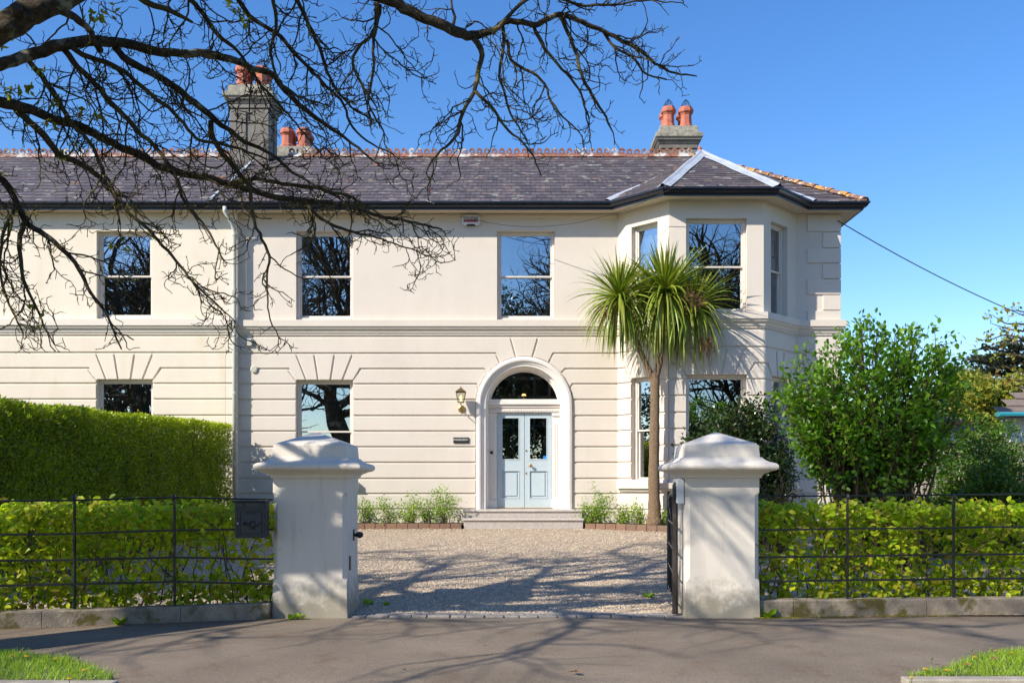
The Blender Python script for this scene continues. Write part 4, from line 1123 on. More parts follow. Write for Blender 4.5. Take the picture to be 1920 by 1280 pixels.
def chimney(x0, x1, y0, y1, zb, zs, par, panel=True, big=True, pots=4, h=.56, r=.165, label=None):
    root = MB(); e = .0015
    if panel:
        # shaft faces with a narrow sunk panel in the middle of the front and wide raised strips beside it
        pw = .085; xm = (x0+x1)/2
        block(root, x0+.025, x1-.025, y0+.035, y1-.03, zb, zs)
        block(root, x0, xm-pw, y0, y0+.034, zb+.32, zs-.02); block(root, xm+pw, x1, y0, y0+.034, zb+.32, zs-.02)
        block(root, x0, x1, y0-.002, y0+.034, zb, zb+.318); block(root, xm-pw+e, xm+pw-e, y0+.001, y0+.034, zs-.12, zs-.02)
        block(root, x1-.024, x1, y0+.035, y0+.3, zb, zs-.02); block(root, x1-.024, x1, y1-.3, y1, zb, zs-.02); block(root, x1-.024, x1-.001, y0+.301, y1-.301, zb, zb+.318)
    else: block(root, x0, x1, y0, y1, zb, zs)
    block(root, x0, x1, y0, y1, zs, zs+.10, .03); block(root, x0, x1, y0, y1, zs+.101, zs+.20, .04, .10); block(root, x0, x1, y0, y1, zs+.201, zs+.235, .115)
    block(root, x0, x1, y0, y1, zs+.236, zs+.27, .12, .14)
    o = root.build('chimney', M['chim'], par, bevel=.006)
    if label: o['label'] = label
    c = MB(); block(c, x0, x1, y0, y1, zs+.271, zs+.385, .15); block(c, x0, x1, y0, y1, zs+.386, zs+.42, .13, .06); block(c, x0, x1, y0, y1, zs+.421, zs+.60, .055, .03)
    c.build('chimney_cap', M['chimcap'], o, bevel=.012)
    zt = zs+.6; xs = ((x0+x1)/2 - (x1-x0)*.245, (x0+x1)/2 + (x1-x0)*.245); ys = ((y0+y1)/2-.2, (y0+y1)/2+.2)
    k = 0
    for yy in ys:
        for xx in xs:
            if k < pots: pot((xx, yy, zt), h + random.uniform(-.02,.02), r, o)
            k += 1
    return o
def X_(px, Y): return (px-CX)*Y/FL
def Z_(py, Y): return CAMZ + (HY-py)*Y/FL
chimney(X_(431,25.15), X_(503.5,25.15), 25.15, 26.05, zmain(25.1)-.05, Z_(203,25.15), villa, label='tall left chimney with a sunk panel, four red pots')
chimney(X_(1239,26.2), X_(1306,26.2), 26.2, 27.1, 8.6, Z_(236,26.2)-.6, villa, panel=False, r=.175, h=.58, label='right chimney with flared cap above the ridge end')
chimney(X_(520,28.7), X_(583,28.7), 28.7, 29.5, 8.0, Z_(274.6,28.7)-.6, villa, panel=False, r=.19, h=.56, label='low rear chimney half hidden behind the ridge')

# overhead cables
def catenary(a, b, sag, n=14):
    a, b = V(a), V(b)
    return [tuple(a + (b-a)*t + V((0,0,-sag*4*t*(1-t)))) for t in [i/n for i in range(n+1)]]
o = MB().tube(catenary((7.05, 21.9, 7.22), (14.2, 24.0, 4.75), .22), .011, 6).build('overhead_cable', M['cable'], smooth=True)
tag(o, 'thin black cable leaving the roof corner towards the far right house', 'cable')
o = MB().tube(catenary((wx(890), YW-.1, wz(414)), at(1262, 352, 20.4), .42, 20) + [at(1600, 372, 21.35)], .006, 5).build('sagging_cable', M['cable'], smooth=True)
tag(o, 'thin grey cable sagging under the eaves from alarm box to bay', 'cable')
o = MB().tube([at(800, 376, 21.45), at(830, 388, 21.6), at(858, 398, 21.95), (wx(866), YW-.02, wz(410))], .007, 5).build('lead_in_cable', M['white_plastic'], smooth=True)
tag(o, 'pale cable dropping from the gutter to the alarm box', 'cable')
# ---------------------------------------------------------------- gate piers
YP = 10.24
def ring8(x0, x1, y0, y1, z, o, ch):
    x0 -= o; x1 += o; y0 -= o; y1 += o
    return [(x0+ch,y0,z),(x1-ch,y0,z),(x1,y0+ch,z),(x1,y1-ch,z),(x1-ch,y1,z),(x0+ch,y1,z),(x0,y1-ch,z),(x0,y0+ch,z)]
def loft(rings, cap=True):
    mb = MB(); n = len(rings[0])
    for r in rings: mb.v += r
    for i in range(len(rings)-1):
        for k in range(n): mb.f.append((i*n+k, i*n+(k+1)%n, (i+1)*n+(k+1)%n, (i+1)*n+k))
    if cap: mb.f.append(tuple(range(n))[::-1]); mb.f.append(tuple((len(rings)-1)*n+k for k in range(n)))
    return mb
def pier(px0, px1, label):
    x0, x1 = (px0-CX)*YP/FL, (px1-CX)*YP/FL; y0, y1 = YP, YP + .72
    p = empty('gate_pier', ((x0+x1)/2, (y0+y1)/2, 0), label, 'gate pier', 'gate piers')
    e = .004; f = .048
    R8 = lambda z, o, c: ring8(x0, x1, y0, y1, z, o, c)
    loft([R8(-.1, .012, e), R8(.03, .008, e), R8(.375, .0, e), R8(.40, .0, f*.7), R8(.412, .0, f), R8(1.262, 0, f), R8(1.275, 0, f*.8), R8(1.30, .0, e), R8(1.452, 0, e)]).build('shaft', M['pier'], p, bevel=.004)
    prof = [(1.4521,.018),(1.462,.022),(1.466,.022),(1.478,.026),(1.494,.040),(1.505,.062),(1.512,.085),(1.519,.088),(1.524,.112),(1.530,.138),(1.542,.155),(1.558,.163),(1.575,.163),(1.590,.155),(1.603,.138),(1.610,.115),(1.620,.080),(1.636,.052),(1.654,.032),(1.664,.026),(1.668,.006),(1.79,-.004)]
    loft([R8(z, o_, e) for z, o_ in prof]).build('cap_moulding', M['pier'], p)
    a = loft([R8(1.7901, -.004, e), R8(1.80, -.018, e), R8(1.812, -.022, e)], cap=True)
    a.build('cap_block', M['pier'], p, bevel=.003)
    m = MB(); b0 = R8(1.8121, -.03, e)[::1]; sq = [b0[0], b0[1], b0[3], b0[5]] ; c = ((x0+x1)/2, (y0+y1)/2, 1.948)
    sq = [(x0+.026,y0+.026,1.8121),(x1-.026,y0+.026,1.8121),(x1-.026,y1-.026,1.8121),(x0+.026,y1-.026,1.8121)]
    m.add(sq + [c], [(0,1,4),(1,2,4),(2,3,4),(3,0,4),(3,2,1,0)]); m.build('cap_pyramid', M['pier'], p)
    return p, x0, x1
pL, lx0, lx1 = pier(511.5, 650.6, 'left rendered gate pier, beside the black post box')
pR, rx0, rx1 = pier(1285, 1424, 'right rendered gate pier, beside the open black gate')
# gate fittings on the left pier
q = (lx1, YP+.40, at(0, 1002, YP+.4)[2])
k = MB(); k.box((q[0]-.002, q[1]-.03, q[2]-.06), (q[0]+.012, q[1]+.03, q[2]+.06)); k.tube([(q[0]+.01,q[1],q[2]),(q[0]+.05,q[1],q[2])], .018, 8)
k.lathe((q[0]+.065, q[1], q[2]-.035), [(.01,0),(.035,.012),(.042,.035),(.035,.058),(.01,.07)], 10); k.build('gate_latch', M['iron'], pL)
z = at(0, 1055, YP+.15)[2]; MB().box((lx1-.002, YP+.13, z-.075), (lx1+.012, YP+.19, z+.075)).build('latch_plate', M['iron'], pL, bevel=.004)

ic = empty('gate_keypad_box', (rx0-.04, YP+.14, 1.3), 'pale grey plastic control box fixed to the right gate pier', 'control box')
MB().box((rx0-.085, YP+.03, 1.185), (rx0-.006, YP+.27, 1.445)).build('casing', M['white_plastic'], ic, bevel=.01)
m = MB()
for i in range(4): m.box((rx0-.0875, YP+.06, 1.25+i*.02), (rx0-.0852, YP+.10, 1.26+i*.02))
m.build('vent_slots', M['black_plate'], ic)

# ---------------------------------------------------------------- iron gate, swung right back beside the right pier
g = empty('iron_gate', (1.60, 10.42, 0), 'black iron gate standing open, seen edge-on beside the right pier', 'gate')
h0 = V((1.625, 10.34, 0)); d = V((.335, 3.0, 0)).normalized(); Lg = 1.75
P = lambda t, z: tuple(h0 + d*t + V((0,0,z)))
MB().tube([P(0,.03), P(0,.10), P(0,1.38), P(0,1.41)], [.032,.032,.030,.012], 8).build('hinge_post', M['rust_iron'], g)
m = MB(); m.tube([P(-.004,1.20), P(-.02,1.28), P(-.012,1.36), P(.0,1.40)], [.02,.03,.03,.016], 6); m.build('hinge_strap', M['iron'], g)
MB().tube([P(Lg,.10), P(Lg,1.30)], .02, 6).build('meeting_stile', M['iron'], g)
for z in (.14, .42, .68, .95): MB().tube([P(.03,z), P(Lg-.02,z)], .012, 6).build('gate_rail', M['iron'], g)
MB().tube([P(.03, 1.24), P(.5,1.29), P(1.2,1.27), P(Lg-.02,1.2)], .014, 6).build('gate_rail', M['iron'], g)
MB().tube([P(.04,.16), P(.5,.62), P(1.0,1.0), P(Lg-.05,1.18)], .009, 5).build('gate_brace', M['iron'], g)
for t in (.35, .7, 1.05, 1.4): MB().tube([P(t,.14), P(t,1.25)], .009, 5).build('gate_bar', M['iron'], g)

# ---------------------------------------------------------------- low walls and estate fences
def fy(x, off=0): return kerb_y(x) + off
def low_wall(xs, label, zt):
    o = empty('low_wall', ((xs[0]+xs[-1])/2, fy((xs[0]+xs[-1])/2), 0), label, 'low wall')
    x = xs[0]; rr = random.Random(int(abs(xs[0])*10))
    for i in range(len(xs)-1):
        a, b = xs[i], xs[i+1]-.006; N = max(2, int((b-a)/.12)); mb = MB()
        for k in range(N+1):
            xx = a + (b-a)*k/N; yy = fy(xx); zz = zt(xx)
            j = .006*noise.noise((xx*3, 1, 0)); jz = .008*noise.noise((xx*4, 2, 5))
            mb.v += [(xx, yy-.004+j, -.06), (xx, yy+j, zz-.014+jz), (xx, yy+.014+j, zz+jz), (xx, yy+.17, zz+jz), (xx, yy+.17, -.06)]
            if k:
                for q in range(5):
                    p0 = (k-1)*5; mb.f.append((p0+q, p0+5+q, p0+5+(q+1)%5, p0+(q+1)%5))
        mb.f.append((0,1,2,3,4)[::-1]); mb.f.append(tuple(N*5+q for q in range(5)))
        w = mb.build('coping_length', M['lowwall'], o); fix_normals(w.data)
low_wall([-9.0, -7.6, -6.1, -4.62, -3.4, -2.575], 'low stained concrete wall under the left fence and beech hedge', lambda x: .165)
low_wall([2.50, 2.86, 4.3, 5.8, 7.3, 8.8], 'low mossy concrete wall under the right fence and beech hedge', lambda x: .178)

def fence_x(px, off=.08):
    x = 0
    for _ in range(30): x = (px-CX)/FL * fy(x, off)
    return x
def estate_fence(posts_px, xa, xb, label, rails, ends):
    f = empty('estate_fence', ((xa+xb)/2, fy((xa+xb)/2, .08), .1), label, 'fence', 'black iron estate fences')
    xs = [fence_x(p) if p > -2000 else p for p in posts_px]
    nodes = sorted([xa] + xs + [xb])
    for i, x in enumerate(xs):
        y = fy(x, .08); m = MB(); m.box((x-.0085, y-.019, .10), (x+.0085, y+.019, 1.285)); p = m.build('fence_post', M['iron'], f, bevel=.002)
        MB().lathe((x, y-.026, 1.235+.02), [(.004,-.03),(.017,-.02),(.019,0),(.012,.02),(.003,.028)], 8).build('post_knob', M['iron'], p)
    for r, zf in enumerate(rails):
        for a, b in zip(nodes[:-1], nodes[1:]):
            N = 7; pts = []
            for k in range(N+1):
                x = a + (b-a)*k/N
                if k == 0: x += .0
                pts.append((x, fy(x, .08)-.004, zf(x) + .006*noise.noise((x*1.3, r*7, 0))))
            if r == 0: MB().tube(pts, .0095, 7).build('fence_rail', M['iron'], f)
            else:
                m = MB()
                for (x, y, z) in pts: m.v += [(x, y-.017, z-.006), (x, y+.017, z-.006), (x, y+.017, z+.006), (x, y-.017, z+.006)]
                m.v = [(x, y, z+ (.004 if j%4 in (2,3) else -.004)) for j, (x, y, z) in enumerate(m.v)]
                for k in range(N):
                    for q in range(4): m.f.append((k*4+q, k*4+(q+1)%4, (k+1)*4+(q+1)%4, (k+1)*4+q))
                m.f += [(0,1,2,3), tuple(N*4+q for q in (3,2,1,0))]
                o = m.build('fence_rail', M['iron'], f); fix_normals(o.data)
def zl(vals):   # piecewise z from (px, py) readings on the fence line
    pts = []
    for px, py in vals:
        x = fence_x(px); y = fy(x, .08); pts.append((x, CAMZ + (HY-py)*y/FL))
    xs_ = [p[0] for p in pts]; zs_ = [p[1] for p in pts]
    return lambda x: float(np.interp(x, xs_, zs_))
estate_fence([-2500+0*1, 140, 327][1:] , -5.9, lx0+.01, 'black iron estate fence left of the gateway', [zl([(0,939),(140,937.5),(327,931.8),(510,936.6)]), zl([(0,1002),(140,1000.5),(327,992.5),(510,992)]), zl([(0,1051),(140,1049),(327,1044.3),(510,1047.6)]), zl([(0,1097.5),(140,1094),(327,1090),(510,1093)])], 0)
estate_fence([1589, 1788, 1987], rx1-.01, 6.6, 'black iron estate fence right of the gateway', [zl([(1425,930.5),(1589,928.4),(1790,927.4),(1920,925.6)]), zl([(1425,993),(1589,991),(1790,988.6),(1920,987)]), zl([(1425,1044.7),(1589,1042),(1790,1038.8),(1920,1038)]), zl([(1425,1089.6),(1589,1087),(1790,1084.7),(1920,1083)])], 0)

# ---------------------------------------------------------------- post box
x0, x1 = fence_x(440.5, -.02), lx0 - .012; yf = fy(-2.8) - .06; zt, zb = at(0, 936, yf)[2], at(0, 1008, yf)[2]
pb = empty('post_box', ((x0+x1)/2, yf+.06, zb), 'black cast post box with horn emblem, on the fence beside the left pier', 'post box')
fb = frame_of((x0, yf), (x1, yf)); W_ = x1-x0; z_ = lambda t: zb + (zt-zb)*t
MB().fbox(fb, 0, W_, z_(0), z_(.93), 0, .15).build('box_body', M['postbox'], pb, bevel=.006)
MB().fbox(fb, -.02, W_+.004, z_(.931), z_(.985), -.035, .16).build('box_lid', M['postbox'], pb, bevel=.008)
MB().fbox(fb, .02, .10, z_(.80), z_(.925), -.012, -.001).build('slot_frame', M['postbox'], pb, bevel=.003)
MB().fbox(fb, .105, W_-.06, z_(.82), z_(.92), -.006, -.001).build('slot_flap', M['black_plate'], pb)
MB().fbox(fb, W_-.055, W_-.005, z_(.80), z_(.925), -.012, -.001).build('slot_frame', M['postbox'], pb, bevel=.003)
m = MB()
for i, (ins, zlo, zhi) in enumerate(((.025,.06,.76),(.05,.11,.71))):
    a0, a1 = ins, W_-ins+.01; b0, b1 = z_(zlo), z_(zhi); t = .007; c = -.006-.003*i
    m.fbox(fb, a0, a1, b0, b0+t, c, 0); m.fbox(fb, a0, a1, b1-t, b1, c, 0); m.fbox(fb, a0, a0+t, b0+t, b1-t, c, 0); m.fbox(fb, a1-t, a1, b0+t, b1-t, c, 0)
dp = m.build('door_mould', M['postbox'], pb, bevel=.0015)
hc = (W_*.56, z_(.37))
def hp(a, z): return fb(hc[0]+a, hc[1]+z, -.008)
m = MB()
m.tube([hp(-.085,.0), hp(-.05,-.004), hp(-.02,-.024), hp(.005,-.033), (hp(.03,-.028)), hp(.055,-.012), hp(.095,.018)], [.020,.012,.008,.007,.006,.0055,.004], 7)
m.tube([hp(.004+.030*math.cos(a), -.004+.030*math.sin(a)) for a in np.linspace(0, 2*math.pi, 17)], .0055, 6, cap=False)
m.tube([hp(-.072,.024), hp(-.082,.0), hp(-.092,-.008)], [.010,.012,.006], 6)
m.tube([hp(.0,-.036), hp(-.02,-.06)], .004, 5); m.tube([hp(.006,-.036), hp(.03,-.06)], .004, 5)
m.build('horn_emblem', M['black_plate'], pb)
text_obj('POST', .042, fb(W_*.56, z_(.645), -.004), FRONT, M['iron'], pb, depth=.003, sx=1.3)
MB().fbox(fb, .028, .042, z_(.36), z_(.40), -.016, -.001).build('box_lock', M['white_plastic'], pb, bevel=.002)

# ---------------------------------------------------------------- beech hedges behind the fences
def hedge_stems(base_pts, top, par, rr, r=.007, mat='stem'):
    T = Tubes(); tips = []
    for (x, y, z) in base_pts:
        p = np.array([x, y, z]); pts = [p]; d_ = np.array([rr.normal()*.12, rr.normal()*.12, 1.])
        n = 7; h = (top(x) - z)*(.75+.3*rr.random())
        for i in range(n):
            d_ = d_ + rr.normal(size=3)*[.25,.2,.1]; d_ /= np.linalg.norm(d_); p = p + d_*h/n; pts.append(p)
            if rr.random() < .8:
                e_ = rr.normal(size=3)*[1,.7,.5]; e_ /= np.linalg.norm(e_); T.add([p, p+e_*.12, p+e_*.12+rr.normal(size=3)*.05+e_*.08], [r*.5,r*.4,r*.3], 3)
        T.add(pts, np.linspace(r, r*.45, len(pts)), 4)
    return T.build('stems', M[mat], par, 'stuff')
def beech(xa, xb, off, topf, label, n, seed, gap):
    rr = np.random.default_rng(seed)
    h = empty('beech_hedge', ((xa+xb)/2, fy((xa+xb)/2, off), .1), label, 'hedge', 'clipped beech hedges behind the iron fences')
    # leaves hang on short sprays so that they cluster
    ns = n // 5; X = xa + (xb-xa)*rr.random(ns); t = rr.random(ns)
    Zt = np.array([topf(x) for x in X]); zz = .16 + (Zt-.16)*(1 - t**1.25); D = rr.random(ns)
    dens = np.array([gap(x, z) for x, z in zip(X, zz)]); keep = rr.random(ns) < dens; X, zz, D, Zt = X[keep], zz[keep], D[keep], Zt[keep]
    Y = np.array([fy(x, off) for x in X]) + D*.50
    C = np.stack([X, Y, zz], -1); k = 5
    L_ = np.repeat(C, k, 0) + rr.normal(size=(len(C)*k, 3))*[.05,.045,.035]
    n_ = len(L_); dr = np.stack([rr.normal(size=n_)*.8, -.25+rr.normal(size=n_)*.6, -.35+rr.normal(size=n_)*.45], -1)
    up = np.stack([rr.normal(size=n_)*.55, -.55+rr.normal(size=n_)*.5, .75+rr.normal(size=n_)*.3], -1)
    sz = .052 + .038*rr.random(n_)
    order = L_[:,1] - L_[:,2]*.15 + (np.abs(L_[:,0]) > 5.4)*3
    leaves('leaf_mass', L_, dr, up, sz, M['beech'], h, parts=290, order=order)
    bx_ = [(x, fy(x, off)+.05+.4*rr.random(), .06) for x in np.linspace(xa+.03, xb-.03, int((xb-xa)/.07))]
    hedge_stems(bx_, lambda x: topf(x), h, rr)
topL = lambda x: at(0, 948, fy(x,.3))[2] + .03*noise.noise((x*2.2, 3, 0)) + .02
topR = lambda x: at(0, 949, fy(x,.3))[2] + .03*noise.noise((x*2.1, 9, 0)) + (.02 if x > 3 else -.0)
beech(-6.2, lx0-.03, .16, topL, 'low beech hedge with young leaves behind the left iron fence', 10000, 5, lambda x, z: (1 if z > .85 or z < .42 else (.30 if x > -3.6 else .62)))
beech(rx1+.02, 6.8, .16, topR, 'low beech hedge with young leaves behind the right iron fence', 10500, 6, lambda x, z: (1 if z > .9 or z < .45 else .62))

# ---------------------------------------------------------------- tall hedge between the two gardens
th_ = empty('privet_hedge', (-6.85, 16.5, .3), 'tall clipped dark green hedge between the two front gardens', 'hedge')
rr = np.random.default_rng(11)
HX1 = -6.32; 
def htop(y): return 2.36 + (y-11.5)*.028 + .05*noise.noise((0, y*.8, 2)) 
n = 112000
Y = 10.9 + 10.75*rr.random(n)**1.15; H = np.array([htop(y) for y in Y]); u = rr.random(n)
sel = rr.random(n); X = np.empty(n); Z = np.empty(n)
f = sel < .72                                            # the long right-hand face
wob = np.array([noise.noise((y*1.3, z*4, 0)) for y, z in zip(Y[:], u[:])])*.05
X[f] = HX1 - np.abs(rr.normal(size=f.sum()))*.13 + wob[f]*1.6; Z[f] = .3 + (H[f]-.3)*u[f]
t = ~f; X[t] = HX1 - 1.1*rr.random(t.sum()); Z[t] = H[t] - np.abs(rr.normal(size=t.sum()))*.05
topm = (Z > H - .12)
Z = Z + topm*rr.random(n)*.05
dr = np.stack([.55+rr.normal(size=n)*.6, rr.normal(size=n)*.7, .35+rr.normal(size=n)*.7], -1); up = np.stack([.6+rr.normal(size=n)*.5, -.2+rr.normal(size=n)*.6, .7+rr.normal(size=n)*.5], -1)
sz = .036+.026*rr.random(n)
L_ = np.stack([X, Y, Z], -1)
# front end of the hedge
k = topm & (rr.random(n) < .8)
leaves('leaf_mass', L_[~k], dr[~k], up[~k], sz[~k], M['privet'], th_, big=False)
leaves('lit_top_leaves', L_[k], dr[k], up[k]*[1,1,1.3], sz[k]*1.1, M['hedge_top'], th_, big=False)  # top leaves take the paler material, so their colour carries the sunlight
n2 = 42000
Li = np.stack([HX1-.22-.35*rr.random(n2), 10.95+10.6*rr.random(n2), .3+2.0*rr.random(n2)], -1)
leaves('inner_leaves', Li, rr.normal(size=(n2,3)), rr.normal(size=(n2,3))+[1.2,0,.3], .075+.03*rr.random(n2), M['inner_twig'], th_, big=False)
T = Tubes()
for i in range(420):
    y = 10.9+10.7*rr.random(); x = HX1-.12-.8*rr.random(); z = .2; pts = [(x,y,z)]; top_ = htop(y)-.04
    for j in range(6): x += rr.normal()*.06; y += rr.normal()*.06; z += (top_-.2)/6; pts.append((min(x, HX1-.06), y, z))
    T.add(pts, np.linspace(.012,.004,7), 3)
T.build('stems', M['stem'], th_, 'stuff')
# a few shoots standing above the top
T = Tubes(); LL = []
for (px, py, Yh) in ((55,745,11.6),(10,752,11.3),(115,758,13.0),(355,790,18.0),(385,786,18.6),(415,792,20),(265,768,15.5)):
    x, y, z = at(px, py, Yh); b_ = (x-.05, y, htop(Yh)-.1); T.add([b_, ((x+b_[0])/2+.02, y, (z+b_[2])/2), (x, y, z)], [.005,.004,.002], 3)
    for j in range(7): LL.append((x+rr.normal()*.03, y+rr.normal()*.03, z-.04*j+rr.normal()*.02))
T.build('shoots', M['stem'], th_, 'stuff'); LL = np.array(LL); n = len(LL)
leaves('shoot_leaves', LL, rr.normal(size=(n,3)), rr.normal(size=(n,3))+[0,0,1], .05+.03*rr.random(n), M['hedge_top'], th_, big=False)

# ---------------------------------------------------------------- shrubs
def shrub(name, label, cat, base, size, nst, nlv, lsz, lmat, seed, smat='stem', parts=0, spread=.35, hollow=.35, group=None, lean=0, lobes=None, stem_r=.012, zmin=.0, big=True, upright=.0, cl=6):
    """stems rise from the base and fork; leaves sit in sprays on the stem ends, filling a lobed volume"""
    rr = np.random.default_rng(seed); bx_, by_, bz_ = base; sx, sy, sz_ = size
    o = empty(name, base, label, cat, group)
    T = Tubes(); C = []
    for i in range(nst):
        a = rr.random()*2*math.pi; u = rr.random()**.5
        # target on/inside an ellipsoid sitting above the base
        th = rr.random()*2*math.pi; ph = math.acos(1-2*rr.random()); rad = hollow + (1-hollow)*rr.random()**.6
        tx, ty, tz = rad*math.sin(ph)*math.cos(th), rad*math.sin(ph)*math.sin(th), rad*math.cos(ph)
        wobb = 1 + .18*noise.noise((tx*2+seed, ty*2, tz*2))
        tgt = np.array([bx_ + lean + tx*sx/2*wobb, by_ + ty*sy/2*wobb, bz_ + zmin + (sz_-zmin)*(.5+.5*tz*wobb)])
        st = np.array([bx_ + rr.normal()*sx*spread*.25, by_ + rr.normal()*sy*spread*.25, bz_])
        n = 8; pts = [st]; p = st.copy()
        for k in range(1, n+1):
            f = k/n; q = st*(1-f) + tgt*f; q[2] = st[2] + (tgt[2]-st[2])*(f**.8); q[:2] = st[:2] + (tgt[:2]-st[:2])*(f**1.35)
            q = q + rr.normal(size=3)*.035*min(sx, 1.5)*(1 if k < n else .3); pts.append(q)
            if k > 4 and rr.random() < .7:
                e_ = rr.normal(size=3); e_[2] += .5; e_ /= np.linalg.norm(e_); ln = .10+.16*rr.random()
                T.add([q, q+e_*ln*.5+rr.normal(size=3)*.015, q+e_*ln], [stem_r*.35, stem_r*.28, stem_r*.2], 3); C.append(q+e_*ln); C.append(q+e_*ln*.5)
        T.add(pts, np.linspace(stem_r*(.7+.6*rr.random()), stem_r*.3, len(pts)), 5); C.append(pts[-1]); C.append(pts[-2])
    T.build('stems', M[smat], o, 'stuff')
    C = np.array(C); idx = rr.integers(0, len(C), nlv//cl); P_ = np.repeat(C[idx] + rr.normal(size=(len(idx),3))*.03, cl, 0); n = len(P_)
    P_ = P_ + rr.normal(size=(n,3))*lsz*1.05
    ctr = np.array([bx_+lean, by_, bz_+sz_*.5]); outw = P_ - ctr; outw /= np.linalg.norm(outw, axis=1, keepdims=True)
    dr = outw*.7 + rr.normal(size=(n,3))*.6 + [0,0,-.15+upright]; up = outw*.5 + rr.normal(size=(n,3))*.45 + [0,0,.8]
    leaves('leaf_mass', P_, dr, up, lsz*(.7+.6*rr.random(n)), M[lmat], o, parts=parts, order=P_[:,1]-.1*P_[:,2], big=big)
    return o
# big bright shrub at the right
Yb = 14.3
bxp = lambda px, Y: (px-CX)*Y/FL
shrub('flowering_shrub', 'large round bright green shrub with bare brown stems before the right corner', 'shrub', (bxp(1640,Yb), Yb, gz(Yb)), (2.75, 1.9, 3.5), 240, 15500, .080, 'lilac', 21, parts=290, spread=.42, hollow=.62, zmin=1.4, stem_r=.020, upright=.25)
# dark evergreen in front of the bay
Yc = 18.0
shrub('dark_evergreen', 'glossy dark evergreen shrub in front of the bay window', 'shrub', (bxp(1388,Yc), Yc, gz(Yc)), (1.95, 1.5, 2.55), 320, 26000, .070, 'camellia', 22, spread=.5, hollow=.62, zmin=.3, stem_r=.012, upright=.2)
shrub('dark_evergreen', 'smaller sparse evergreen with reddish twigs between the right pier and the corner', 'shrub', (bxp(1462,16.6), 16.6, gz(16.6)), (.75, .8, 1.6), 70, 1000, .05, 'camellia', 23, spread=.5, hollow=.3, stem_r=.009)
# mixed shrubs along the right boundary
shrub('boundary_shrub', 'low dark green shrub beneath the block wall', 'shrub', (bxp(1748,16.2), 16.2, gz(16)), (1.3, 1.1, 1.02), 80, 7500, .058, 'darkshrub', 31, spread=.7, hollow=.3, group='shrubs along the right boundary', upright=.3)
shrub('boundary_shrub', 'upright dark green shrub hiding the end of the block wall', 'shrub', (bxp(1812,16.6), 16.6, gz(16)), (1.2, 1.1, 1.75), 80, 9000, .058, 'darkshrub', 32, spread=.6, hollow=.3, group='shrubs along the right boundary', upright=.3)
shrub('boundary_shrub', 'tall loose shrub with fresh tips below the turquoise gutter', 'shrub', (bxp(1880,15.5), 15.5, gz(15.5)), (1.6, 1.2, 2.0), 90, 10000, .060, 'darkshrub', 33, spread=.6, hollow=.3, group='shrubs along the right boundary', upright=.2)
shrub('boundary_shrub', 'bushy dark shrub at the far right beyond the fence', 'shrub', (bxp(2010,15.2), 15.2, gz(15.2)), (1.8, 1.2, 2.2), 110, 3600, .05, 'darkshrub', 34, spread=.6, hollow=.3, group='shrubs along the right boundary')
shrub('open_shrub', 'thin dark-branched shrub rising before the white wall at far right', 'shrub', (bxp(1850,17.8), 17.8, gz(17)), (2.0, 1.2, 2.35), 80, 8000, .058, 'darkshrub', 35, smat='bark', spread=.5, hollow=.4, zmin=.9, stem_r=.013)

# ---------------------------------------------------------------- flower bed with brick edging, roses
def bed_y(x): return 21.16 if x < 1.5 else 21.16 - max(0, min(1, (x-1.5)/1.6))*.85
mb = MB(); xs_ = np.linspace(-6.1, 1.5, 12).tolist() + np.linspace(1.6, 7.2, 16).tolist()
for x in xs_: mb.v += [(x, bed_y(x)+.05, .50), (x, 22.1 if not (XA < x < XD) else 21.3, .52)]
for i in range(len(xs_)-1): mb.f.append((2*i, 2*i+2, 2*i+3, 2*i+1))
mb.build('flower_bed', M['soil'], None, 'structure')
be = empty('brick_edging', (0, 21.15, .41), 'single course of red-brown bricks edging the flower bed', 'edging')
me = bpy.data.meshes.new('brick'); mb = MB().box((0, 0, -.09), (.222, .10, .115)); me.from_pydata(mb.v, [], mb.f); me.update(); me.materials.append(M['brick'])
def brick_run(xa, xb):
    x = xa
    while x < xb - .1:
        y = bed_y(x); y2 = bed_y(x+.23)
        o = link('brick', me, None, be); o.location = (x, y + random.uniform(-.006,.006), .41 + random.uniform(-.006,.006)); o.rotation_euler = (0, random.uniform(-.01,.01), math.atan2(y2-y, .23))
        m = o.modifiers.new('bevel', 'BEVEL'); m.width = .006; m.segments = 1
        x += .231 * math.cos(math.atan2(y2-y, .23))
brick_run(-6.1, (866-CX)*21.2/FL); brick_run((1097-CX)*21.2/FL, 6.6)
roses = [(640,925,.8,'rose bush partly hidden behind the left gate pier'),(687,945,.5,'small yellow-green rose bush right of the left gate pier'),(725,940,.55,'second small rose bush along the bed left of the steps'),(768,930,.62,'middle rose bush of the bed left of the steps'),
         (800,940,.45,'low shaded rose bush left of the tallest one'),(832,912,.82,'tallest rose bush, just left of the steps'),(1122,918,.72,'tall thin rose bush right of the steps'),(1108,945,.45,'low rose bush in the shade of the steps'),
         (1166,945,.42,'small rose bush left of the palm trunk'),(1198,950,.36,'low yellow-green plant left of the palm base'),(1240,958,.34,'low plant around the palm base'),(1275,935,.5,'plant behind the open gate')]
for i, (px, ptop, w, lab) in enumerate(roses):
    Yr = 21.45 if px < 1200 else 20.75
    x = bxp(px, Yr); zt = at(0, ptop, Yr)[2]; tall = zt-.5
    shrub('rose_bush', lab, 'bush', (x, Yr, .48), (w*.95, .5, tall+.06), 16 + int(tall*12), int(800*w*(1+tall)), .05, 'rose', 50+i, smat='stem', spread=.5, hollow=.15, group='young rose bushes in the flower bed', stem_r=.006, big=False, cl=4, upright=.2)

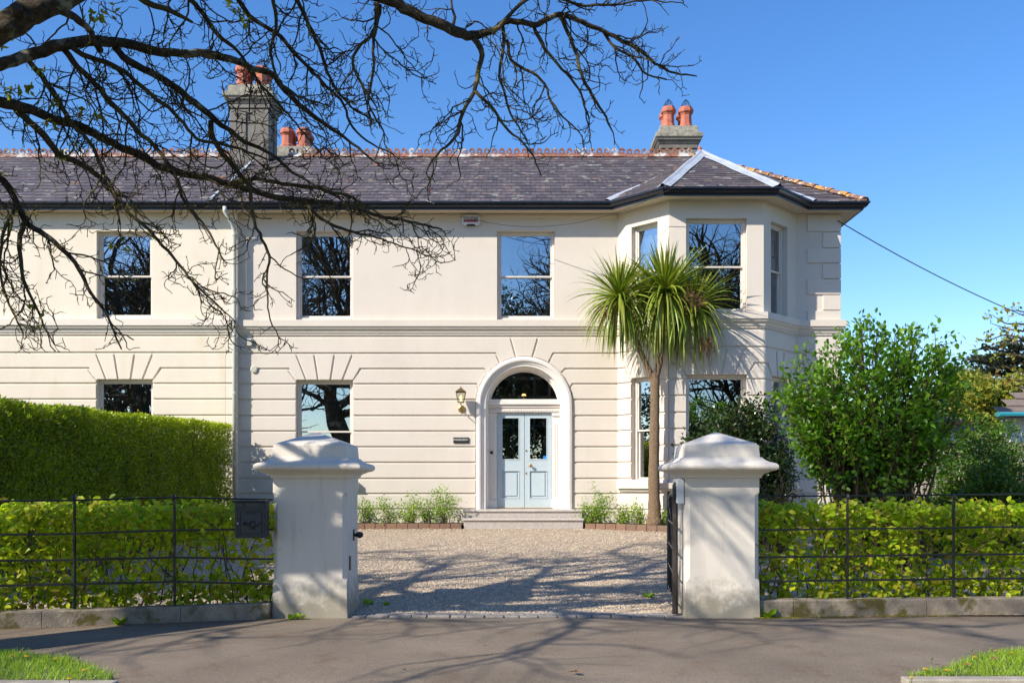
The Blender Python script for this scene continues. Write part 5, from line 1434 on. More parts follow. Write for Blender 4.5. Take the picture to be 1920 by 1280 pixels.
# ---------------------------------------------------------------- cordyline palm
def cordyline():
    rr = np.random.default_rng(77); Yp = 20.72; X0 = bxp(1228, Yp)
    o = empty('cordyline_palm', (X0, Yp, .48), 'cabbage palm with forked trunk and spiky leaf heads before the bay', 'palm')
    A = lambda px, py, dy=0: np.array(at(px, py, Yp+dy))
    def trunk(pts, rads, name):
        P_ = np.array([A(*p) for p in pts]); 
        t_ = np.linspace(0, len(P_)-1, len(P_)*5); Q = np.stack([np.interp(t_, range(len(P_)), P_[:,i]) for i in range(3)], -1); r_ = np.interp(t_, range(len(P_)), rads)
        r_ = r_*(1+.06*rr.normal(size=len(r_))*.6)
        T = MB(); T.tube([tuple(q) for q in Q], r_, 12); return T.build(name, M['palmbark'], o, smooth=True)
    trunk([(1227,984),(1227,960),(1226,900),(1227,820),(1228,760),(1228,722),(1228,700)], [.19,.135,.118,.108,.10,.10,.098], 'trunk')
    trunk([(1228,712),(1237,680),(1240,640),(1243,600),(1247,556)], [.075,.07,.06,.058,.05], 'fork')
    trunk([(1227,715),(1214,688),(1199,655),(1190,625),(1187,600),(1172,570,-.1),(1163,562,-.12)], [.07,.06,.055,.05,.05,.045,.04], 'fork')
    trunk([(1240,640,.05),(1262,612,.1),(1285,590,.12),(1298,580,.12)], [.05,.045,.045,.04], 'fork')
    # blade: a strip of 6 sections, built for 4 droop grades
    heads = [(A(1247,552), 420, 1.22, 1.0), (A(1162,560,-.12), 290, 1.08, 1.0), (A(1300,578,.12), 240, 1.1, .8), (A(1210,560,.3), 90, .9, .9)]
    cand = []; verts = []; faces = []
    for (c, n, Lb, k_) in heads:
        for i in range(n):
            ph = math.acos(1 - 1.93*((i+.5)/n)**1.15); az = i*2.39996 + rr.normal()*.2          # 0 = straight up
            d_ = np.array([math.sin(ph)*math.cos(az), math.sin(ph)*math.sin(az), math.cos(ph)])
            if ph > 1.3 and rr.random() < .18: continue
            L_ = Lb*(.82+.3*rr.random())*(1.0 if ph > .5 else .82)*(1.18 if ph > 1.6 else 1)
            droop = .08 + 1.15*max(0, ph-1.0)/1.3 + .25*rr.random()*(ph > .6)
            ns = 7; p = c + d_*.05; dv = d_.copy(); seg = L_/ns; P_ = [p]
            for s in range(ns):
                dv = dv + np.array([0,0,-1])*droop*(.22+.06*s); dv /= np.linalg.norm(dv); p = p + dv*seg; P_.append(p)
            P_ = np.array(P_); side_ = np.cross(d_, [0,0,1.]); side_ = side_ if np.linalg.norm(side_) > .1 else np.array([1.,0,0]); side_ /= np.linalg.norm(side_)
            side_ = side_*math.cos(.5*rr.normal()) + np.cross(d_, side_)*.4*rr.normal()
            w = .024*(.8+.5*rr.random()); ws = w*np.array([.7,1,1.05,1,.85,.62,.35,.04])
            cand.append((P_, side_, ws, p[1] - .2*p[2]))
    cand.sort(key=lambda q: q[3] + 0)
    def blade_mesh(items):
        vs_, fs_ = [], []; 
        for P_, s_, ws, _ in items:
            b_ = len(vs_); n = len(P_)
            nrm = np.cross(P_[1]-P_[0], s_); nrm /= np.linalg.norm(nrm)+1e-9
            for q, w in zip(P_, ws): vs_ += [tuple(q - s_*w), tuple(q - nrm*w*.35), tuple(q + s_*w)]
            for k in range(n-1): fs_ += [(b_+3*k, b_+3*k+1, b_+3*k+4, b_+3*k+3), (b_+3*k+1, b_+3*k+2, b_+3*k+5, b_+3*k+4)]
        return vs_, fs_
    front = cand[:295]; rest = cand[295:]
    pinv = world_inv(o)
    for it in front:
        v_, f_ = blade_mesh([it]); me = bpy.data.meshes.new('blade'); me.from_pydata(v_, [], f_); me.update(); me.materials.append(M['yucca'])
        b_ = bpy.data.objects.new('blade', me); COL.objects.link(b_); b_.parent = o; b_.matrix_parent_inverse = pinv
    v_, f_ = blade_mesh(rest); me = bpy.data.meshes.new('blades'); me.from_pydata(v_, [], f_); me.update(); link('blades', me, M['yucca'], o, 'stuff')
    # old flower sprays
    for (px, py, dy, n, sx_, dd) in ((1300,560,-.55,70,.26,-.35),(1325,640,-.25,60,.20,-.9),(1140,585,-.5,55,.22,-.7)):
        T = Tubes(); c = A(px, py, dy)
        for i in range(n):
            p = c + rr.normal(size=3)*[sx_*.35,.06,.09]; d_ = rr.normal(size=3)*[1,.6,.7] + [0,0,dd]; d_ /= np.linalg.norm(d_); pts = [p]
            for k in range(5): d_ = d_ + rr.normal(size=3)*.35; d_ /= np.linalg.norm(d_); p = p + d_*.05; pts.append(p)
            T.add(pts, [.0055,.005,.005,.004,.004,.003], 3)
            for k in range(2): q = pts[rr.integers(1,5)]; e_ = rr.normal(size=3)*.04; T.add([q, q+e_], [.004,.003], 3)
        T.build('flower_spray', M['flowerhead'], o, 'stuff')
cordyline()
# ---------------------------------------------------------------- bare trees
class TreeGen:
    def __init__(s, seed, clip=None):
        s.r = np.random.default_rng(seed); s.fine = Tubes(); s.buds = []; s.clip = clip
    def walk(s, p, d, L, r0, r1, step, kink, grav, up_end=0.):
        r = s.r; n = max(2, int(L/step)); pts = [p]; dirs = [d]
        for i in range(n):
            f = i/n
            d = d + r.normal(size=3)*kink + np.array([0,0,-grav*(1-f) + up_end*f]); d = d/np.linalg.norm(d); p = p + d*step*(.8+.4*r.random())
            pts.append(p); dirs.append(d)
        return np.array(pts), np.array(dirs), np.linspace(r0, r1, n+1)
    def perp(s, d, ang):
        v = s.r.normal(size=3); v -= d*np.dot(v, d); v /= np.linalg.norm(v)+1e-9
        return d*math.cos(ang) + v*math.sin(ang)
    def spur(s, p, d):
        L = .03+.10*s.r.random()**1.5
        pts, dr, rad = s.walk(p, d, L, .0042, .003, .028, .5, -.15, .2)
        if s.clip and s.clip(pts[-1]): return
        s.fine.add(pts, rad, 3); e = pts[-1]; s.buds.append((e, dr[-1]))
    def twig(s, p, d, L, r0, dens=1.):
        pts, dr, rad = s.walk(p, d, L, r0, .0035, .045, .40, .10, .22)
        if s.clip and s.clip(pts[-1]): return
        s.fine.add(pts, rad, 3); s.buds.append((pts[-1], dr[-1]))
        for i in range(1, len(pts)):
            if s.r.random() < .55*dens: s.spur(pts[i], s.perp(dr[i], .6+.6*s.r.random()))
    def lateral(s, p, d, L, r0, dens=1.):
        pts, dr, rad = s.walk(p, d, L, r0, .0055, .06, .27, .14, .10)
        if s.clip and s.clip(pts[-1]): return
        s.fine.add(pts, rad, 4)
        for i in range(1, len(pts)):
            f = i/len(pts)
            if s.r.random() < .5*dens: s.twig(pts[i], s.perp(dr[i], .5+.6*s.r.random()), (.12+.36*s.r.random())*(1.15-.5*f), min(rad[i]*.75, .0065), dens)
        s.twig(pts[-1], dr[-1], .22, .0055, dens)

def resample(P_, R_, step):
    P_ = np.asarray(P_, float); seg = np.linalg.norm(np.diff(P_, axis=0), axis=1); t = np.concatenate([[0], np.cumsum(seg)])
    n = max(4, int(t[-1]/step)); tt = np.linspace(0, t[-1], n)
    # Catmull-like smoothing by interpolating then averaging once
    Q = np.stack([np.interp(tt, t, P_[:,i]) for i in range(3)], -1); r_ = np.interp(tt, t, R_)
    Q[1:-1] = .25*Q[:-2] + .5*Q[1:-1] + .25*Q[2:]
    return Q, r_

def street_tree():
    o = empty('street_tree', (-5.75, 7.3, 0), 'big bare roadside tree, mossy limbs hanging across the upper left', 'tree')
    def clip(p):                                    # keeps the open sky right of the crown open
        px = CX + p[0]*FL/max(p[1], .5); py = HY - (p[2]-CAMZ)*FL/max(p[1], .5)
        return (px > 870 and py > 300) or px > 1335 or (px > 1150 and py > 285) or (py > 665 and px > 0)
    tg = TreeGen(5, clip)
    rr = tg.r
    # trunk (left of the frame) and its first fork
    tp = np.array([(-5.75,7.3,-.05),(-5.78,7.3,.25),(-5.9,7.35,1.2),(-6.35,7.4,2.4),(-6.85,7.5,3.6),(-7.1,7.5,4.6),(-6.9,7.6,6.0),(-6.5,7.7,7.6),(-6.2,7.6,9.2),(-6.1,7.3,10.8)])
    Q, r_ = resample(tp, [.62,.46,.39,.37,.36,.24,.17,.12,.08,.05], .12)
    r_ = r_ * (1 + .05*np.array([noise.noise((z*2, 0, 1)) for z in Q[:,2]]))
    MB().tube([tuple(q) for q in Q], r_, 16).build('trunk', M['bark'], o, smooth=True)
    # limbs read off the photograph as (column, row, distance from the camera, radius in its pixels)
    hub = (-6.9, 7.5, 3.9)
    limbs = [
     (hub,  [(-420,200,7.4,40),(-200,140,7.4,36),(-60,85,7.4,34),(0,52,7.4,31),(60,22,7.45,28),(110,2,7.5,25),(165,-25,7.6,22),(300,-90,7.9,17),(520,-110,8.2,14),(620,-50,8.4,12)], 0),
     (hub,  [(-380,260,7.7,24),(-150,160,8.0,15),(0,122,8.2,12.5),(60,108,8.3,12.5),(125,82,8.4,13),(170,72,8.5,12),(235,80,8.6,10),(290,90,8.7,9.5),(350,97,8.8,8.5),(400,105,8.9,8.5),(440,112,9.0,7.5),(470,130,9.1,6.5),(505,138,9.2,6.5),(530,165,9.2,6),(575,210,9.3,5),(622,240,9.4,4),(660,268,9.5,3),(700,300,9.5,2)], 1),
     (hub,  [(-350,230,7.8,22),(-120,170,8.1,14),(0,190,8.3,12),(50,205,8.4,10.5),(130,232,8.6,9.5),(190,258,8.8,9),(240,285,9.0,8.5),(300,310,9.2,8),(350,328,9.4,7.5),(430,345,9.6,7),(490,365,9.8,6.5),(560,375,9.9,5.5),(640,385,10.0,5),(700,400,10.1,4),(760,412,10.2,3),(830,432,10.3,1.8)], 1),
     (1,    [(215,88,8.6,8),(228,108,8.6,8),(262,128,8.7,7.5),(312,150,8.8,7.5),(355,188,8.9,7.5),(398,226,9.0,7),(425,238,9.0,5.5),(455,262,9.1,4.5),(500,285,9.2,3.5),(560,330,9.3,3),(640,375,9.4,1.8)], 1),
     (3,    [(395,226,9.0,6),(396,258,9.0,6),(420,290,9.0,5.5),(445,318,9.1,5),(470,360,9.1,4.2),(478,420,9.1,3.5),(505,480,9.1,3),(498,530,9.1,2.2),(505,590,9.1,1.6),(520,630,9.1,1.2)], .8),
     (2,    [(28,200,8.4,7.5),(60,228,8.4,7.5),(92,268,8.5,7.5),(108,290,8.5,7),(150,302,8.6,6.5),(182,328,8.7,6),(205,350,8.7,5),(240,400,8.8,4),(290,440,8.8,3.6),(330,490,8.9,3.2),(370,540,8.9,2.6),(410,575,9.0,2),(440,600,9.0,1.2)], 1),
     (hub,  [(-330,300,7.9,16),(-110,300,8.2,8),(-15,310,8.3,6.5),(18,355,8.4,6.5),(45,418,8.5,6.5),(95,445,8.5,5.5),(135,485,8.6,5),(160,535,8.6,4),(200,590,8.7,3),(228,655,8.7,1.6)], 1),
     (6,    [(45,418,8.5,5.5),(38,470,8.4,5),(42,520,8.4,4),(60,565,8.4,3),(80,610,8.4,2.2),(100,645,8.4,1.3)], 1),
     (6,    [(30,380,8.4,4),(10,430,8.3,3.5),(-5,500,8.3,3),(12,560,8.3,2.6),(40,620,8.3,1.8)], .9),
     (1,    [(118,92,8.4,7),(160,135,8.5,6.5),(205,190,8.6,6),(235,215,8.6,5.5),(262,252,8.7,5),(300,280,8.8,4.5),(330,330,8.8,4),(345,380,8.9,3.4),(390,430,8.9,2.6),(420,490,8.9,2)], 1),
     (1,    [(50,112,8.3,6),(85,150,8.4,6),(118,200,8.4,5.5),(135,230,8.5,5),(165,262,8.5,4),(190,310,8.6,3.5),(215,360,8.6,3),(225,420,8.6,2.2)], 1),
     (2,    [(430,345,9.6,5),(470,330,9.5,4.5),(520,345,9.4,4),(580,350,9.4,3.5),(650,365,9.4,3),(700,395,9.4,2.4),(735,420,9.4,1.6)], 1),
     (2,    [(560,375,9.9,4),(600,410,9.8,3.6),(640,430,9.8,3.2),(690,440,9.8,2.5),(740,455,9.8,1.8),(800,480,9.8,1.2)], .9),
     (1,    [(130,85,8.4,6),(180,108,8.5,5.5),(230,130,8.6,5),(280,172,8.7,4.6),(330,215,8.8,4),(370,262,8.9,3.5),(440,275,9.0,3),(500,300,9.1,2)], 1),
     (0,    [(110,10,7.5,9),(140,30,7.9,8),(165,55,8.2,7),(188,92,8.4,6.5)], .4),
     # the high limb across the middle of the sky
     (0,    [(560,-85,8.3,15),(620,-48,8.4,14),(686,-4,8.5,12.5),(746,12,8.6,12),(810,39,8.7,11),(852,57,8.8,11),(890,68,8.9,10),(923,56,8.9,7),(948,40,9.0,6.5),(973,42,9.0,6.5),(1001,50,9.1,6.5),(1018,38,9.1,6),(1036,28,9.1,6),(1065,33,9.2,5.5),(1100,48,9.3,5),(1143,65,9.4,4.5),(1171,81,9.4,4.5),(1199,94,9.5,4),(1224,116,9.5,3.2),(1262,136,9.5,2.4),(1309,140,9.5,1.4)], .8),
     (15,   [(888,71,8.9,6.5),(902,96,8.9,6.5),(903,110,8.9,5.5),(893,128,8.9,5.5),(898,152,8.9,5),(888,173,8.9,4.5),(872,198,8.9,4),(861,230,8.9,4),(861,253,8.9,3.5),(838,272,8.9,3),(815,290,8.9,2.4),(800,320,8.9,1.6)], .7),
     (16,   [(890,170,8.9,4),(912,188,8.9,3.6),(930,210,8.9,3.2),(945,240,8.9,2.8),(975,262,8.9,2.4),(1000,292,8.9,2),(1015,330,8.9,1.3)], .8),
     (15,   [(944,48,9.0,4.2),(944,105,9.0,3.6),(934,140,9.0,3),(950,190,9.0,2.6),(968,232,9.0,2),(990,270,9.0,1.3)], .7),
     (15,   [(950,75,9.0,3.6),(958,110,9.0,3.6),(985,130,9.1,3.2),(1020,150,9.1,3),(1030,180,9.1,2.5),(1050,215,9.1,2),(1090,250,9.1,1.3)], .7),
     (15,   [(1001,52,9.1,4),(1018,88,9.1,3.8),(1042,118,9.1,3.4),(1065,142,9.1,3),(1085,158,9.1,2.6),(1098,190,9.2,2.2),(1102,232,9.2,1.5)], .7),
     (15,   [(1050,32,9.2,4.6),(1066,68,9.2,4.2),(1083,105,9.2,4),(1095,148,9.2,3.6),(1118,186,9.2,3.2),(1138,222,9.3,2.6),(1150,248,9.3,1.6),(1152,275,9.3,1)], .7),
     (15,   [(1130,60,9.4,3.6),(1150,85,9.4,3),(1190,110,9.4,2.8),(1210,140,9.5,2.2),(1250,150,9.5,1.8)], .8),
     (15,   [(923,56,8.9,4.5),(950,30,8.9,4.2),(975,8,8.9,4),(1010,-12,8.9,4),(1080,10,9.0,3.2),(1140,10,9.0,2.6),(1200,0,9.0,2),(1270,5,9.0,1.2)], .7),
     (15,   [(850,50,8.8,3.5),(852,30,8.8,3.2),(838,10,8.8,2.6),(850,-10,8.8,2)], .7),
     (15,   [(708,4,8.5,5),(709,38,8.6,4.5),(706,62,8.6,4),(680,85,8.6,3.6),(660,112,8.6,3.2),(672,150,8.6,3),(690,180,8.6,2.6),(705,200,8.6,1.6)], 1),
     (15,   [(715,10,8.6,3.6),(702,70,8.6,3.4),(700,120,8.6,3),(698,165,8.6,2.6),(690,200,8.6,2.4),(715,240,8.6,2),(720,262,8.6,1.4)], 1),
     # branches dropping in from above the frame between the two groups
     (0,    [(300,-85,7.9,8),(330,-30,8.2,6),(380,22,8.4,5),(400,60,8.6,4.6),(430,80,8.7,4),(450,100,8.8,3.4),(480,150,8.8,3),(520,190,8.9,2.6),(560,240,8.9,2),(600,290,8.9,1.4)], 1),
     (0,    [(230,-60,7.8,8),(262,0,8.0,7),(310,18,8.1,6),(360,42,8.2,3)], .5),
     (0,    [(430,-110,8.1,8),(440,-20,8.4,6),(470,30,8.5,5),(530,70,8.7,4.4),(560,110,8.8,4),(600,150,8.9,3.4),(640,190,9.0,3),(660,240,9.0,2.6),(690,270,9.0,2),(740,290,9.0,1.3)], 1.1),
     (0,    [(520,-110,8.2,8),(545,-20,8.4,5),(575,40,8.6,4.4),(600,90,8.7,4),(618,140,8.8,3.4),(640,180,8.9,2.8),(668,210,8.9,2),(700,225,8.9,1.4)], 1.1),
     (0,    [(500,-110,8.2,6),(505,-20,8.4,4.5),(520,40,8.5,4),(505,90,8.6,3.4),(520,150,8.6,3),(560,180,8.7,2.4),(620,200,8.7,1.6)], 1),
    ]
    W_ = []
    for k, (root, pl, dens) in enumerate(limbs):
        P_ = [at(a, b, Y) for a, b, Y, r in pl]; Rr = [r*.87*Y/FL for a, b, Y, r in pl]
        if isinstance(root, tuple): P_ = [root] + P_; Rr = [max(Rr[0], .12)] + Rr
        Q, r_ = resample(P_, Rr, .055)
        j = np.array([[noise.noise((q[0]*3.1+k, q[1]*3, q[2]*3)), noise.noise((q[0]*3+9, q[1]*3+k, q[2]*3)), noise.noise((q[0]*3, q[1]*3+5, q[2]*3+k))] for q in Q])
        j[0] = 0; Q = Q + j*np.clip(r_[:,None]*.9 + .012, 0, .05) + tg.r.normal(size=Q.shape)*.004
        knob = 1 + .10*np.array([noise.noise((q[0]*9, q[1]*9, q[2]*9)) for q in Q])
        sides = 12 if Rr[0] > .06 else 7
        MB().tube([tuple(q) for q in Q], r_*knob, sides).build('limb', M['bark'] if r_.max() > .03 else M['twig'], o, smooth=True)
        W_.append((Q, r_, dens))
        T = np.gradient(Q, axis=0); T /= np.linalg.norm(T, axis=1, keepdims=True)
        for i in range(2, len(Q)):
            px = CX + Q[i][0]*FL/Q[i][1]; py = HY - (Q[i][2]-CAMZ)*FL/Q[i][1]
            if px < -160 or py < -60: continue
            f = i/len(Q)
            pr = .36*dens
            if r_[i] > .045: pr *= .35
            if rr.random() < pr:
                d = tg.perp(T[i], .6+.6*rr.random()); d = d + np.array([.12, 0, -.25]); d /= np.linalg.norm(d)
                L = (.25 + .65*rr.random())*(1.1-.55*f) * (1 if k < 15 else .75)
                tg.lateral(Q[i], d, L, min(r_[i]*.6, .0085), min(1.1, dens+.1))
            if rr.random() < .30*dens:
                tg.twig(Q[i], tg.perp(T[i], .7+.5*rr.random()), .10+.25*rr.random(), .0055, 1)
        tg.twig(Q[-1], T[-1], .3, .005, 1)
    tg.fine.build('twigs', M['twig'], o, 'stuff')
    # knobbly burrs on the big limb
    for (px, py, s) in ((30,18,.055),(52,30,.04),(72,12,.05),(10,48,.05)):
        x, y, z = at(px, py, 7.3); c = V((x, y, z)); m = MB()
        m.lathe((0,0,0), [(.3*s,-.9*s),(.85*s,-.5*s),(s,0),(.8*s,.55*s),(.3*s,.9*s)], 9); m.v = [tuple(V(v)*(1+.35*noise.noise(V(v)*14)) + c) for v in m.v]
        m.build('burr', M['bark'], o, smooth=True)
    # buds and the first small leaves
    B_ = np.array([b for b, d in tg.buds]); D_ = np.array([d for b, d in tg.buds]); n = len(B_)
    k = rr.random(n) < .5
    leaves('buds', B_[k], D_[k], rr.normal(size=(k.sum(),3)), .016+.012*rr.random(k.sum()), M['young'], o, big=False)
    spots = [(500/3,35,8.0),(185,33,8.1),(20,172,8.2),(10,168,8.2),(45,165,8.3),(55,163,8.3),(108,195,8.4),(105,190,8.4),(150,210,8.4),(182,215,8.4),(95,228,8.4),(120,285,8.5),(140,270,8.5),(215,25,8.0),(190,28,8.0),(455,38,8.4),(440,14,8.4),(60,575,8.4),(75,590,8.4),(55,562,8.4),(20,420,8.4),(212,455,8.7),(235,465,8.7),(75,130,8.3),(10,80,8.2),(170,30,8.0)]
    LL = []
    for (px, py, Y) in spots:
        c = np.array(at(px, py, Y))
        for j in range(6): LL.append(c + rr.normal(size=3)*.022)
    LL = np.array(LL); n = len(LL)
    leaves('young_leaves', LL, rr.normal(size=(n,3))+[0,0,-.6], rr.normal(size=(n,3))+[0,-.5,.6], .05+.03*rr.random(n), M['young'], o, big=False)
    # the rest of the crown, above and behind the camera's view: it throws the shadows on the drive and is mirrored in the windows
    def clip2(p):
        if p[1] < 1.0: return False
        px = CX + p[0]*FL/p[1]; py = HY - (p[2]-CAMZ)*FL/p[1]
        return (-90 < px < 2000 and py > -70) or p[1] > 15.5 or p[2] > 13.3 or p[2] < 1.5
    cr = Tubes(); r2 = np.random.default_rng(19)
    def branch(p, d, L, r0, lev):
        st = .16 if lev < 2 else .12; n = max(3, int(L/st)); pts = [p]; q = p; dd = d
        for i in range(n):
            dd = dd + r2.normal(size=3)*(.13 if lev < 2 else .2) + np.array([0,0,.035 if lev < 2 else -.01]); dd /= np.linalg.norm(dd); nq = q + dd*st
            if clip2(nq): break
            q = nq; pts.append(q)
            if lev < 4 and i > (2 if lev else 4) and r2.random() < (.30, .30, .20, .0)[lev]:
                v = r2.normal(size=3); v -= dd*np.dot(v, dd); v /= np.linalg.norm(v); a = .5+.4*r2.random()
                f = 1 - i/n; branch(q, dd*math.cos(a)+v*math.sin(a), L*(.42+.25*r2.random())*(.55+.5*f), max(.005, r0*(.35+.25*f)), lev+1)
        if len(pts) > 2: cr.add(pts, np.linspace(r0, max(.004, r0*.3), len(pts)), 6 if lev < 2 else (4 if lev < 3 else 3))
    for ib in range(30):
        z = 3.9 + 6.3*ib/30; az = (ib*137.5+40) % 360; el = 18+30*r2.random(); L = (4.2+1.4*r2.random())*(1.55 if 180 < az < 350 else 1)*(1-.03*max(0, z-7)**1.3); r0 = .095-.006*(z-4)
        k = int(np.argmin(abs(Q0[:,2]-z))) if False else None
        c = np.array([np.interp(z, tp[:,2], tp[:,0]), np.interp(z, tp[:,2], tp[:,1]), z]); a = R(az); e = R(el)
        branch(c, np.array([math.cos(a)*math.cos(e), math.sin(a)*math.cos(e), math.sin(e)]), L, r0, 0)
    cr.build('crown_branches', M['bark'], o, 'stuff')
street_tree()

def generic_tree(seed, H, r0, spread=1.0, cap=20.):
    tb = Tubes(); r2 = np.random.default_rng(seed); tips = []
    def branch(p, d, L, r, lev):
        st = .35 if lev == 0 else (.28 if lev < 3 else .2); n = max(3, int(L/st)); pts = [p]; q = p; dd = d
        for i in range(n):
            dd = dd + r2.normal(size=3)*(.06 if lev == 0 else .16) + np.array([0,0,.03]); dd /= np.linalg.norm(dd); q = q + dd*st; pts.append(q)
            if q[2] > cap*(1-.012*(q[0]**2+q[1]**2)**.5*2): break
            if lev < 4 and (i*st > H*.2 if lev == 0 else i > 1) and r2.random() < (.8, .5, .5, .45)[lev]:
                v = r2.normal(size=3); v -= dd*np.dot(v, dd); v /= np.linalg.norm(v); a = .6+.4*r2.random(); f = 1-i/n
                branch(q, dd*math.cos(a)+v*math.sin(a), L*(.40+.22*r2.random())*(.6+.5*f)*spread, max(.012, r*(.35+.3*f)), lev+1)
        tips.append(q); tb.add(pts, np.linspace(r, max(.008, r*.25), len(pts)), 7 if lev == 0 else (4 if lev < 2 else 3))
    branch(np.array([0.,0,-.1]), np.array([0,0,1.]), H, r0, 0)
    return tb, np.array(tips)
def make_tree(name, label, cat, loc, seed, H, r0, leafmat=None, nl=0, lsz=.15, group=None, spread=1., jitter=.35, cap=26.):
    o = empty(name, loc, label, cat, group); tb, tips = generic_tree(seed, H, r0, spread, cap)
    v = np.concatenate(tb.v) + np.array(loc); np_mesh('branches', v, np.concatenate(tb.f), M['bark'], o, 'stuff', True)
    if leafmat:
        rr = np.random.default_rng(seed+1); P_ = tips[rr.integers(0, len(tips), nl)] + rr.normal(size=(nl,3))*jitter + np.array(loc)
        leaves('leaf_mass', P_, rr.normal(size=(nl,3)), rr.normal(size=(nl,3))+[0,0,.8], lsz*(.6+.8*rr.random(nl)), M[leafmat], o, big=False)
    return o
def copy_tree(o, loc, label, rz):
    c = o.copy(); COL.objects.link(c); c.location = loc; c.rotation_euler.z = rz; c['label'] = label
    for ch in o.children:
        k = ch.copy(); COL.objects.link(k); k.parent = c; k.matrix_parent_inverse = ch.matrix_parent_inverse.copy()
    return c
# trees across the road, seen only as reflections in the windows
t1 = make_tree('roadside_tree', 'bare spreading tree across the road, mirrored in the right upstairs window', 'tree', (1.5,-16,-.1), 41, 15, .34, group='bare trees across the road')
copy_tree(t1, (13.0,-17,-.1), 'bare tree across the road, mirrored in the bay window', 2.1)
copy_tree(t1, (-14.0,-15,-.1), 'bare tree across the road, mirrored in the left house', 4.0)
copy_tree(t1, (7.2,-20,-.1), 'bare tree set back between the two opposite ones', 5.2)
copy_tree(t1, (-23.5,-17,-.1), 'bare tree across the road far to the left', 0.8)
copy_tree(t1, (20.0,-19,-.1), 'bare tree across the road far to the right', 3.3)
t2 = make_tree('leafing_tree', 'rusty leafed tree across the road behind the bare ones', 'tree', (5.5,-25,-.1), 43, 10, .3, 'rusty', 7000, .20, jitter=.4)
t3 = make_tree('evergreen_tree', 'dense evergreen across the road, mirrored in the door glass', 'tree', (-1.0,-22,-.1), 44, 10, .3, 'camellia', 26000, .25, jitter=.7)
copy_tree(t3, (20.0,-24,-.1), 'dense evergreen across the road at the right', 1.0)

st2 = make_tree('street_tree', 'added unseen bare tree further left along the verge, for shadows on the drive', 'tree', (-14.2,7.5,-.05), 45, 9.5, .34, cap=13.2)  # out of view, added to throw more branch shadows over the drive
st3 = make_tree('street_tree', 'bare tree on the far kerb to the left, mirrored in the left house', 'tree', (-20.5,-6.5,-.1), 46, 10, .3, cap=14.)
make_tree('added_evergreen', 'evergreen tree in the left house garden, mirrored in the bay side window', 'tree', (-16.5,18.5,.3), 47, 4.2, .16, 'camellia', 9000, .16, jitter=.4, cap=6.)  # out of view, put in to block pale sky mirrored in the lower bay window
# ---------------------------------------------------------------- beyond the villa on the right
bw = empty('block_wall', (bxp(1760,22.4), 22.4, .41), 'pinkish grey blockwork garden wall right of the villa', 'wall')
x = 7.6; zt = at(0, 828, 22.4)[2]
for r in range(3):
    x = 7.5 + (.45 if r % 2 else 0); hh = (zt-.35)/3
    while x < 15:
        MB().box((x, 22.4 + random.uniform(-.004,.004), .35+r*hh), (x+.885, 22.6, .35+(r+1)*hh-.012)).build('block', M['block'], bw, bevel=.006); x += .9
MB().box((7.4, 22.42, .3), (15, 22.58, zt-.02)).build('mortar', M['kerbstone'], bw)
ob = empty('outbuilding', (bxp(1760,27), 28, .41), 'low white outbuilding with clay-edged grey roof beyond the block wall', 'outbuilding')
x0, x1 = bxp(1712,27), bxp(1812,27); z0, z1, z2 = .41, at(0,808,27)[2], at(0,794,26.6)[2]
MB().box((x0, 27, z0), (x1, 31, z1)).build('wall', M['white_wall'], ob)
MB().box((x0-.1, 26.7, z1+.002), (x1+.1, 31.1, z2)).build('fascia', M['bluegrey'], ob)
zr = at(0,783,28.6)[2]
m = MB(); m.v = [(x0-.12,26.6,z2+.002),(x1+.12,26.6,z2+.002),(x1-.6,29.2,zr+.25),(x0+.6,29.2,zr+.25),(x1+.12,31.3,z2+.002),(x0-.12,31.3,z2+.002)]
m.f = [(0,1,2,3),(1,4,2),(2,4,5,3),(5,0,3),(0,5,4,1)]; m.build('roof', M['tile_roof'], ob)
strip((x0-.1,26.62,z2+.03), (x0+.6,29.2,zr+.27), .12, 'clay_hip', M['terra'], ob, h=.02); strip((x0+.6,29.2,zr+.27), (x1-.6,29.2,zr+.27), .12, 'clay_ridge', M['terra'], ob, h=.02)
MB().box((x0-.1, 26.5, z2-.02), (x1+.1, 26.6, z2+.06)).build('clay_edge', M['terra'], ob)
fh = empty('far_house', (16, 26, .41), 'white house with brown tiled roof and turquoise gutter at the right edge', 'house')
Yf = 25.0; xa = bxp(1872, Yf); xq = xa*1.34+.5; zg = at(0,776,Yf)[2]
mw = MB(); mw.v = [(xa+.4,Yf+.5,.3),(xa+9,Yf+.5,.3),(xa+9,Yf+8,.3),(xq+.4,Yf+8,.3),(xa+.4,Yf+.5,zg-.05),(xa+9,Yf+.5,zg-.05),(xa+9,Yf+8,zg-.05),(xq+.4,Yf+8,zg-.05)]; mw.f = [(0,3,2,1),(4,5,6,7),(0,1,5,4),(1,2,6,5),(2,3,7,6),(3,0,4,7)]; mw.build('wall', M['white_wall'], fh)
m = MB(); H_ = 2.6; m.v = [(xa,Yf,zg),(xa+9.5,Yf,zg),(xa+9.5,Yf+8.5,zg),(xq,Yf+8.5,zg),(xa+4.6,Yf+4.2,zg+H_),(xa+6.5,Yf+4.2,zg+H_)]
m.f = [(0,1,5,4),(1,2,5),(2,3,4,5),(3,0,4),(0,3,2,1)]; rf = m.build('roof', M['tile_roof'], fh)
